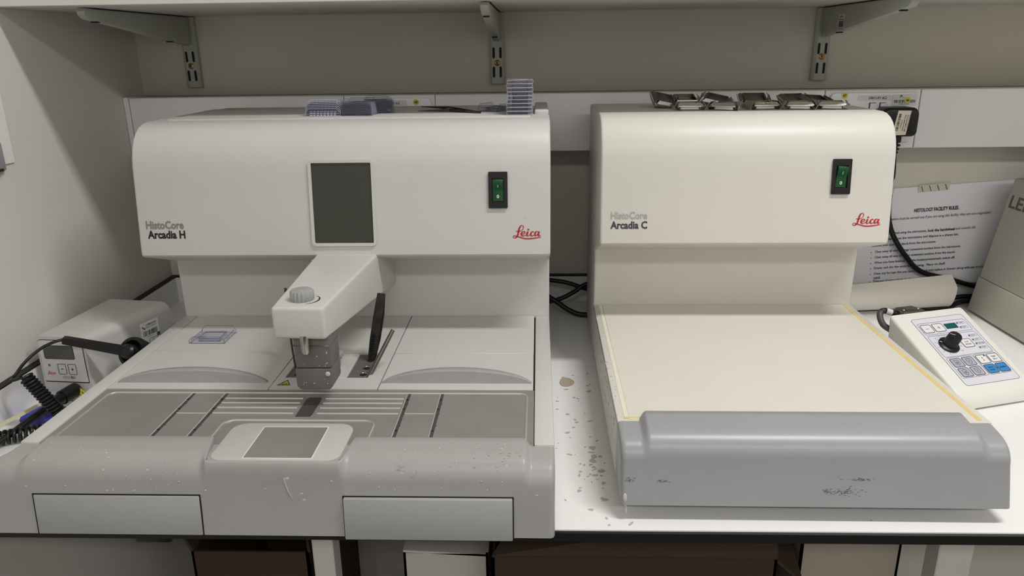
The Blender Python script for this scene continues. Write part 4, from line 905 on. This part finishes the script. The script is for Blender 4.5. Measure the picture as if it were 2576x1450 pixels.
c = keys['white_key'][3]; mx, my = (c[0]+c[1])/2, (c[2]+c[3])/2; circ(b, c[1]-0.0026, c[3]-0.0018, 0.0011, up2); line(mx, my+0.001, mx, my+0.0035, 0.0008); line(mx, my-0.0035, mx, my-0.001, 0.0008)
mx = (keys['blue_key'][0][1]+keys['blue_key'][1][0])/2; my = (c := keys['blue_key'][0], (c[2]+c[3])/2)[1]; line(mx-0.0012, my, mx+0.0012, my); line(mx, my-0.0012, mx, my+0.0012)
for i, q in enumerate(keys['grey_key']):
    mx, my = (q[0]+q[1])/2, (q[2]+q[3])/2
    pts = [(mx-0.0035,my+0.0045),(mx+0.0035,my+0.0045),(mx+0.0035,my-0.002),(mx,my-0.0052),(mx-0.0035,my-0.002),(mx-0.0035,my+0.0045)]
    for p, n in zip(pts, pts[1:]): line(*p, *n, 0.00035)
    for s in ((-0.001, 0.001) if i in (0, 2) else (0,)): line(mx+s, my-0.002, mx+s, my+0.002, 0.0005)
for (cx, cy, t) in ((.775,.870,'TRIM'),(.775,.800,'SECT'),(.79,.665,'ROCK'),(.79,.600,'CONT'),(.79,.540,'SINGLE'),(.79,.480,'STEP')):
    x0 = fx(cx); outline(x0-0.0022, x0+0.0130, fy(cy)-0.0022, fy(cy)+0.0022, 0.0021, 0.0002); circ(b, x0, fy(cy), 0.0011, up2); b.text(t, x0+0.0030, fy(cy)-0.0011, 0.0017*len(t), 0.0021, up2)
dcx, dcy = fx(.285), fy(.565)
for i, a in enumerate([math.radians(240-28*k) for k in range(11)]):
    line(dcx+0.0150*math.cos(a), dcy+0.0150*math.sin(a), dcx+0.0172*math.cos(a), dcy+0.0172*math.sin(a), 0.0003)
    b.text(str(i), dcx+0.0192*math.cos(a), dcy+0.0192*math.sin(a)-0.001, None, 0.0019, up2, 0, 0, 'C')
b.obj('foil_print', INK, foil)
B().prism(rrect(fx(.515), fx(.735), fy(.800), fy(.880), 0.001), 'z', 0.0, 0.0005, 0, 1, pm()).obj('display', TEAL, foil)
dm = pm() @ T(dcx, dcy, 0) @ RZ(150)
dl = B().lathe([(0.0001,0.0),(0.0145,0.0),(0.0145,0.002),(0.0125,0.0035),(0.0001,0.0036)], 40, dm).lathe([(0.0100,0.003),(0.0092,0.0195),(0.0082,0.0215),(0.0001,0.0217)], 60, dm, 0.0007, 20).obj('speed_dial', BLACK, pad)
b = B(); b.box(0.0012, 0.0085, -0.0003, 0.0003, 0.0217, 0.0219, 0, 1, dm).box(0.0105, 0.0140, -0.0004, 0.0004, 0.0032, 0.0037, 0, 1, dm); b.obj('dial_pointer', WPRINT, dl)
cb = B().hull8([(-0.012,0.127,0.068),(0.026,0.127,0.068),(0.024,0.150,0.068),(-0.010,0.150,0.068),(-0.012,0.127,0.094),(0.026,0.127,0.094),(0.022,0.150,0.0935),(-0.008,0.150,0.0935)], 0.0015, 2).obj('connector_hood', STEEL_D, pad)
b = B().lathe([(0.0001,0),(0.0022,0),(0.0014,0.001),(0.0001,0.0012)], 12, T(-0.006,0.134,0.094)).lathe([(0.0001,0),(0.0022,0),(0.0014,0.001),(0.0001,0.0012)], 12, T(0.020,0.134,0.094)); b.obj('screws', STEEL, cb)
pth = sweep([(-0.006,0.142,0.084),(-0.016,0.146,0.087),(-0.028,0.150,0.090),(-0.037,0.146,0.085),(-0.038,0.136,0.074),(-0.028,0.130,0.066)])
B().tube(pth[:16], 0.0046, 12).obj('cable', BLACKR, pad); B().tube(pth[12:], 0.0046, 12).obj('cable_loop', GREYC, pad)
b = B().tube([tuple(p) for p in pth[6:11]], 0.0049, 12).obj('cable_tag', LABEL, pad)

mt = thing('microtome', 'large grey-beige sloping instrument cut off at the right edge', 'lab machine', (0.90, 0.55, 0)); off = (-0.90, -0.55, 0)
b = B(); b.hull8([(0.7815,0.30,0.004),(1.12,0.30,0.004),(1.12,0.7005,0.004),(0.7815,0.7005,0.004),(0.7915,0.30,0.066),(1.12,0.30,0.066),(1.12,0.7005,0.066),(0.7915,0.7005,0.066)], 0.0012, 2)
b.hull8([(0.7928,0.30,0.066),(1.12,0.30,0.066),(1.12,0.7005,0.066),(0.7928,0.7005,0.066),(0.8225,0.30,0.2475),(1.12,0.30,0.2475),(1.12,0.7005,0.2475),(0.8225,0.7005,0.2475)], 0.003, 2)
b.obj('housing', MICRO, mt, off=off)
b = B().hull8([(0.8240,0.32,0.247),(1.10,0.32,0.247),(1.10,0.69,0.247),(0.8240,0.69,0.247),(0.8450,0.34,0.275),(1.08,0.34,0.275),(1.08,0.675,0.275),(0.8450,0.675,0.275)], 0.003, 2); b.obj('top_tray', MICRO, mt, off=off)
ml = math.degrees(math.atan2(0.0297, 0.1815))
mm = T(0.7928+0.0297*(0.196-0.066)/0.1815-0.0003, 0.690, 0.196) @ RZ(-90) @ RX(90-ml)
b = B(); b.text('LEICA', 0, 0.001, 0.102, 0.0225, mm, 0.02); b.obj('grey_lettering', mat('dark_grey_print', (98,96,90), 0.6), mt, off=off)
B().box(0.79, 1.10, 0.32, 0.69, 0.0, 0.005).obj('feet', BLACKR, mt, off=off)

# notice with a curled lower edge
nt = thing('notice', 'printed rules sheet on the back wall with its bottom edge curling forward', 'notice', (0.74, 0.776, 0.02)); off = (-0.74, -0.776, -0.02)
NA = math.radians(3.9); nx0, nz0 = 0.5795, 0.2115
def npt(u, v): return (nx0+u*math.cos(NA)-v*math.sin(NA), nz0+u*math.sin(NA)+v*math.cos(NA))
NW = 0.297
NT = 0.088
def ny(z): return 0.7757-(0.2320-z)*NT
rows = []
for v in (0.0, -0.04, -0.08, -0.12, -0.150, -0.170, -0.190): rows.append([(npt(u*NW/8, v)[0], ny(npt(u*NW/8, v)[1]), npt(u*NW/8, v)[1]) for u in range(9)])
B().grid(rows, None, 0.0003).obj('sheet', PAPER, nt, off=off)
# curl: sheet swings out from the wall, touches the bench and rises again
rows = []
prof = [(0.7605, 0.060), (0.7580, 0.035), (0.750, 0.014), (0.735, 0.004), (0.714, 0.003), (0.694, 0.012), (0.684, 0.028), (0.681, 0.045), (0.6835, 0.060), (0.690, 0.0725)]
prof = [tuple(p) for p in sweep([(0, *p) for p in prof], 3)]
for (_, y, z) in prof:
    rw = []
    for k in range(9):
        f = k/8; x = 0.520+0.2165*f + (0.0100 if z < 0.05 else 0.0100*(0.0725-z)/0.0225)*f ; sk = -0.022*(1-f)
        rw.append((x, y + (sk*min(1, max(0, (0.7605-y)/0.03))), max(z*(0.80+0.22*f), 0.0015)))
    rows.append(rw)
e = B().grid(rows, None, 0.0003).obj('curled_edge', PAPERB, nt, off=off); e['label'] = 'blank back of the curled lower edge'
b = B()
def nline(txt, px, pz, w, h, bold=0.0, shear=0.0):
    b.text(txt, 0, 0, w, h, T(px, ny(pz)-0.0008, pz) @ RY(-3.9) @ RX(90-5.03), bold, shear)
nline('HISTOLOGY FACILITY RULES.', 0.6928, 0.1715, 0.0820, 0.0072, 0.03)
nline('The rules below must be carried out if you are using this facility; they are non-negotiable!', 0.6280, 0.1535, 0.2070, 0.0066, 0, 0.25)
L9 = [('When you have finished using the microtome,', 0.6140, 0.1265, 0.1060), ('Remove the blade from the microtome and dispose in a sharps bin.', 0.6180, 0.1160, 0.1620), ('Remove your specimen block from the microtome.', 0.6200, 0.1050, 0.1195),
      ('Clear away all wax shavings/ unwanted sections from the microtome.', 0.6275, 0.0935, 0.1590), ('Clear away all wax shavings/ unwanted sections from the bench.', 0.6280, 0.0830, 0.1500), ('When you have finished with the hotplate/waterbath switch off.', 0.6285, 0.0725, 0.1500),
      ('Empty and dry the waterbath if using.  Place on shelf.', 0.6290, 0.0620, 0.1330), ('Clean any forceps that you have borrowed and replace in drawer along with any brushes you', 0.6295, 0.0512, 0.2180), ('used.', 0.6300, 0.0440, 0.0130), ('Dispose of razor blade in sharps bin.', 0.6300, 0.0365, 0.0905)]
for t, px, pz, wd in L9:
    nline(t, px, pz, wd, 0.0058, 0.012)
    if t != 'used.': circ(b, 0, 0, 0.0009, T(px-0.007, ny(pz+0.002)-0.0008, pz+0.002) @ RX(90))
nline('lock the handwheel', 0.7225, 0.1345, 0.0490, 0.0054, 0.03); nline('and switch off,', 0.7730, 0.1380, 0.0370, 0.0052, 0.004)
b.obj('notice_text', INK, nt, off=off)
tp = B(); tm_ = T(0.6950, ny(0.2085)-0.0010, 0.2085) @ RY(-5) @ RX(90); tp.poly([(0,0,0),(0.056,0,0),(0.060,0.0135,0),(0.002,0.0135,0)], tm_)
tp = tag(tp.obj('adhesive_tape', TAPE), 'cream tape with green stripes holding the top of the notice', 'tape')
b = B()
for k in range(4): b.ribbon([(0.006+0.0145*k, 0.012), (0.010+0.0145*k, 0.001)], [0.0014, 0.0014], T(0.6950, ny(0.2085)-0.0014, 0.2085) @ RY(-5) @ RX(90))
b.obj('green_stripe', GREENL, tp)

# leads behind and between the machines
for pts, r, lb in (([(-0.10,0.745,0.060),(0.009,0.735,0.0515),(0.0433,0.732,0.0465),(0.0788,0.730,0.0350),(0.16,0.735,0.012)], 0.0042, 'black lead sagging across the gap between the machines, uppermost at left'),
                   ([(-0.10,0.700,0.0065),(0.0095,0.700,0.0205),(0.051,0.705,0.0360),(0.0786,0.710,0.0520),(0.16,0.725,0.070)], 0.0042, 'black lead rising to the right in the gap between the machines'),
                   ([(-0.10,0.690,0.060),(-0.010,0.680,0.0420),(0.0133,0.680,0.0310),(0.0437,0.670,0.0130),(0.075,0.665,0.0060),(0.17,0.675,0.0060)], 0.0046, 'black lead drooping onto the bench in the gap between the machines')):
    tag(B().tube(sweep(pts), r, 10).obj('power_lead', BLACKR), lb, 'cable', 'black leads in the gap')
for pts, lb in (([(0.60,0.752,0.006),(0.70,0.742,0.008),(0.7733,0.736,0.0140),(0.8101,0.736,0.0165),(0.95,0.740,0.012)], 'black lead beside the lower right corner of the notice'),
                ([(0.70,0.700,0.006),(0.745,0.700,0.006),(0.790,0.725,0.010),(0.90,0.74,0.008)], 'black lead on the bench running behind the grey-beige instrument')):
    tag(B().tube(sweep(pts), 0.0046, 10).obj('power_lead', BLACKR), lb, 'cable')

# wax on the bench
b = B().prism([(0.0275+0.0108*math.cos(a)*(1 if math.cos(a) > 0 else 1.0), 0.3855+0.0150*math.sin(a)*(1-0.25*math.cos(a))) for a in [k*math.pi/10 for k in range(20)]], 'z', 0.0, 0.0012)
tag(b.obj('wax_disc', WAXB), 'beige wax disc on the white bench between the machines', 'wax')
def flakes(name, n, fn, m, seed, smin=0.0015, smax=0.006, label='', h=0.0006):
    rnd = random.Random(seed); b = B()
    for k in range(n):
        x, y, z = fn(rnd); s = rnd.uniform(smin, smax)*rnd.uniform(0.4, 1); a0 = rnd.uniform(0, 6.28); st = rnd.uniform(0.35, 1); j = rnd.randint(5, 7)
        pts = []
        for i in range(j):
            a = 2*math.pi*i/j; r = s*rnd.uniform(0.6, 1.1); px, py = r*math.cos(a), r*math.sin(a)*st
            pts.append((x+px*math.cos(a0)-py*math.sin(a0), y+px*math.sin(a0)+py*math.cos(a0)))
        b.prism(pts, 'z', z, z+h*rnd.uniform(0.5, 1.2))
    o = b.obj(name, m); tag(o, label, 'wax', None, 'stuff'); return o
def bench_pt(r):
    if r.random() < 0.55: return (r.uniform(0.006, 0.066), r.uniform(0.05, 0.42), 0.0)
    if r.random() < 0.8: return (r.gauss(0.050, 0.010), r.gauss(0.15, 0.03), 0.0)
    return (r.uniform(0.05, 0.50), r.uniform(0.032, 0.062), 0.0)
BFLAKE = mat('dull_wax', (222, 220, 217), 0.35, alpha=0.5)
def ok(r):
    while True:
        p = bench_pt(r)
        if p[0] < 0.064 or p[1] < 0.05: return p
flakes('wax_flakes', 80, ok, BFLAKE, 5, 0.0012, 0.0075, 'thin flakes of wax scattered on the white bench')
def deck_pt(r):
    x, y, z = hw(r.uniform(-0.53, -0.03), r.uniform(0.18, 0.42), 0.0895)
    return (x, y, z)
flakes('wax_crumbs', 45, deck_pt, WAX, 6, 0.0006, 0.0018, 'tiny wax crumbs on the deck of the grey machine')
b = B(); rnd = random.Random(16)
def blob(p, s, m=None): b.lathe([(0.0001,-0.5*s),(0.7*s,-0.35*s),(s,0),(0.7*s,0.35*s),(0.0001,0.5*s)], 7, T(*p) @ (m or Matrix()) @ Matrix.Diagonal((1, rnd.uniform(0.3,1), 0.7, 1)))
for k in range(40):
    x = rnd.uniform(-0.55, -0.01); z = rnd.uniform(0.235, 0.335)
    if -0.325 < x < -0.23 or -0.085 < x < -0.052: continue
    blob(hw(x, 0.336+0.115*(z-0.2112), z), rnd.uniform(0.0003, 0.0010), RX(83) @ RZ(rnd.uniform(0, 180)))
for k in range(80):
    x = rnd.uniform(-0.53, -0.03)
    if -0.37 < x < -0.19: continue
    q = rnd.choice(bulgeH[3:-2]); j = bulgeH.index(q); n = bulgeH[j+1]; u = rnd.random()
    blob(hw(x, q[0]+(n[0]-q[0])*u, q[1]+(n[1]-q[1])*u), rnd.uniform(0.0004, 0.0013), RX(-math.degrees(math.atan2(n[1]-q[1], q[0]-n[0]))) @ RZ(rnd.uniform(0, 180)))
for k in range(22):
    x = rnd.uniform(-0.53, -0.01); z = rnd.uniform(0.056, 0.072)
    blob(hw(x, 0.0030+(z-0.04)*0.07, z), rnd.uniform(0.0004, 0.0015), RX(88) @ RZ(rnd.uniform(0, 180)))
for (x, z, q) in ((-0.2657,0.0724,0.0042),(-0.2521,0.0560,0.0020),(-0.2500,0.0493,0.0022),(-0.1519,0.0860,0.0030),(-0.1388,0.0788,0.0022),(-0.0181,0.0561,0.0018),(-0.532,0.0619,0.0018),(-0.4431,0.0590,0.0024),(-0.4611,0.0440,0.0016)):
    blob(hw(x, 0.0030+(z-0.04)*0.07+(0.0022 if z > 0.08 else 0), z), q, RX(84) @ RZ(rnd.uniform(0, 180)) @ Matrix.Diagonal((1, 1, 0.25, 1)))
b.tube([hw(-0.2690,0.0052,0.0735), hw(-0.2655,0.0040,0.0600), hw(-0.2610,0.0034,0.0500)], [0.0004,0.0005,0.0002], 5)
for (x, y) in ((-0.3132,0.3076),(-0.2841,0.2976),(-0.2718,0.3268),(-0.2788,0.2436),(-0.2449,0.3264)): blob(hw(x, y, 0.2126), 0.0028, RZ(20) @ Matrix.Diagonal((1, 1, 0.35, 1)))
for k in range(70):
    x = rnd.gauss(-0.066, 0.020); y = rnd.uniform(0.010, 0.042)
    q = [p for p in bulgeH[3:-2]]; j = min(range(len(q)), key=lambda i: abs(q[i][0]-y)); blob(hw(min(x, -0.034), q[j][0], q[j][1]), rnd.uniform(0.0006, 0.0022), RX(-12) @ RZ(-40) @ Matrix.Diagonal((1, 0.5, 0.25, 1)))
tag(b.obj('wax_splashes', WAX), 'small dried wax splashes on the front faces of the grey machine', 'wax', None, 'stuff')

# left wall: sheet and clip at the frame edge
B_ = B().box(-0.7449, -0.7425, 0.26, 0.3895, 0.3335, 0.48); sh = tag(B_.obj('wall_card', mat('white_card_sheet', (240,238,232), 0.6)), 'white card on the left wall at the left edge of view', 'card')
b = B().box(-0.7424, -0.7380, 0.26, 0.3650, 0.326, 0.364, 0.002, 2); hd = thing('label_holder', 'grey plastic holder in front of the white card on the left wall', 'holder', (-0.7424, 0.3, 0.326)); b.obj('body', mat('grey_holder', (160,162,164), 0.35), hd, off=(0.7424, -0.3, -0.326))
B().box(-0.7385, -0.7360, 0.26, 0.3570, 0.3255, 0.330, 0.001, 1).obj('clip', STEEL_D, hd, off=(0.7424, -0.3, -0.326))

# under the bench
def carton(name, label, x0, x1, y0, y1, z1, m, flap=None, rz=0):
    t = thing(name, label, 'box', ((x0+x1)/2, (y0+y1)/2, -0.9), math.radians(rz)); off = (-(x0+x1)/2, -(y0+y1)/2, 0.9)
    b = B(); w_ = 0.004; z0 = -0.9
    b.box(x0, x1, y0, y0+w_, z0, z1).box(x0, x1, y1-w_, y1, z0, z1).box(x0, x0+w_, y0, y1, z0, z1).box(x1-w_, x1, y0, y1, z0, z1).box(x0, x1, y0, y1, z0, z0+w_)
    b.obj('carton', m, t, off=off)
    for f in (flap or []): B().hull8(f).obj('flap', m, t, off=off)
    return t
def quad_slab(a, c, d, e, t=0.004):
    v = [Vector(p) for p in (a, c, d, e)]; n = (v[1]-v[0]).cross(v[3]-v[0]).normalized()*t
    return [tuple(p) for p in v] + [tuple(p+n) for p in v]
carton('cardboard_box', 'dark brown open carton under the left half of the bench', -0.560, -0.375, 0.34, 0.62, -0.27, CARD,
       [quad_slab((-0.560,0.34,-0.27),(-0.560,0.62,-0.27),(-0.600,0.60,-0.16),(-0.600,0.34,-0.16)), quad_slab((-0.375,0.34,-0.27),(-0.375,0.62,-0.27),(-0.390,0.60,-0.16),(-0.390,0.36,-0.16)), quad_slab((-0.555,0.62,-0.27),(-0.38,0.62,-0.27),(-0.38,0.66,-0.14),(-0.53,0.66,-0.14))])
carton('cardboard_box', 'large dark brown carton under the middle of the bench', -0.085, 0.335, 0.30, 0.60, -0.245, CARD,
       [quad_slab((-0.085,0.30,-0.245),(0.335,0.30,-0.245),(0.340,0.33,-0.190),(-0.070,0.33,-0.236)), quad_slab((0.335,0.30,-0.245),(0.335,0.60,-0.245),(0.385,0.58,-0.19),(0.385,0.32,-0.30))])
carton('cardboard_box', 'pale tan carton under the right end of the bench', 0.392, 0.545, 0.36, 0.60, -0.20, CARDP)
carton('white_box', 'white box under the bench left of the large carton', -0.230, -0.095, 0.36, 0.60, -0.285, WHITEC, [quad_slab((-0.230,0.36,-0.283),(-0.095,0.36,-0.290),(-0.095,0.60,-0.290),(-0.230,0.60,-0.283))], 0)
b = B().box(-0.4665, -0.4250, 0.06, 0.20, -0.045, -0.014, 0.003, 2); tag(b.obj('bench_clamp', BLACK), 'black block fixed beneath the front of the bench', 'clamp')
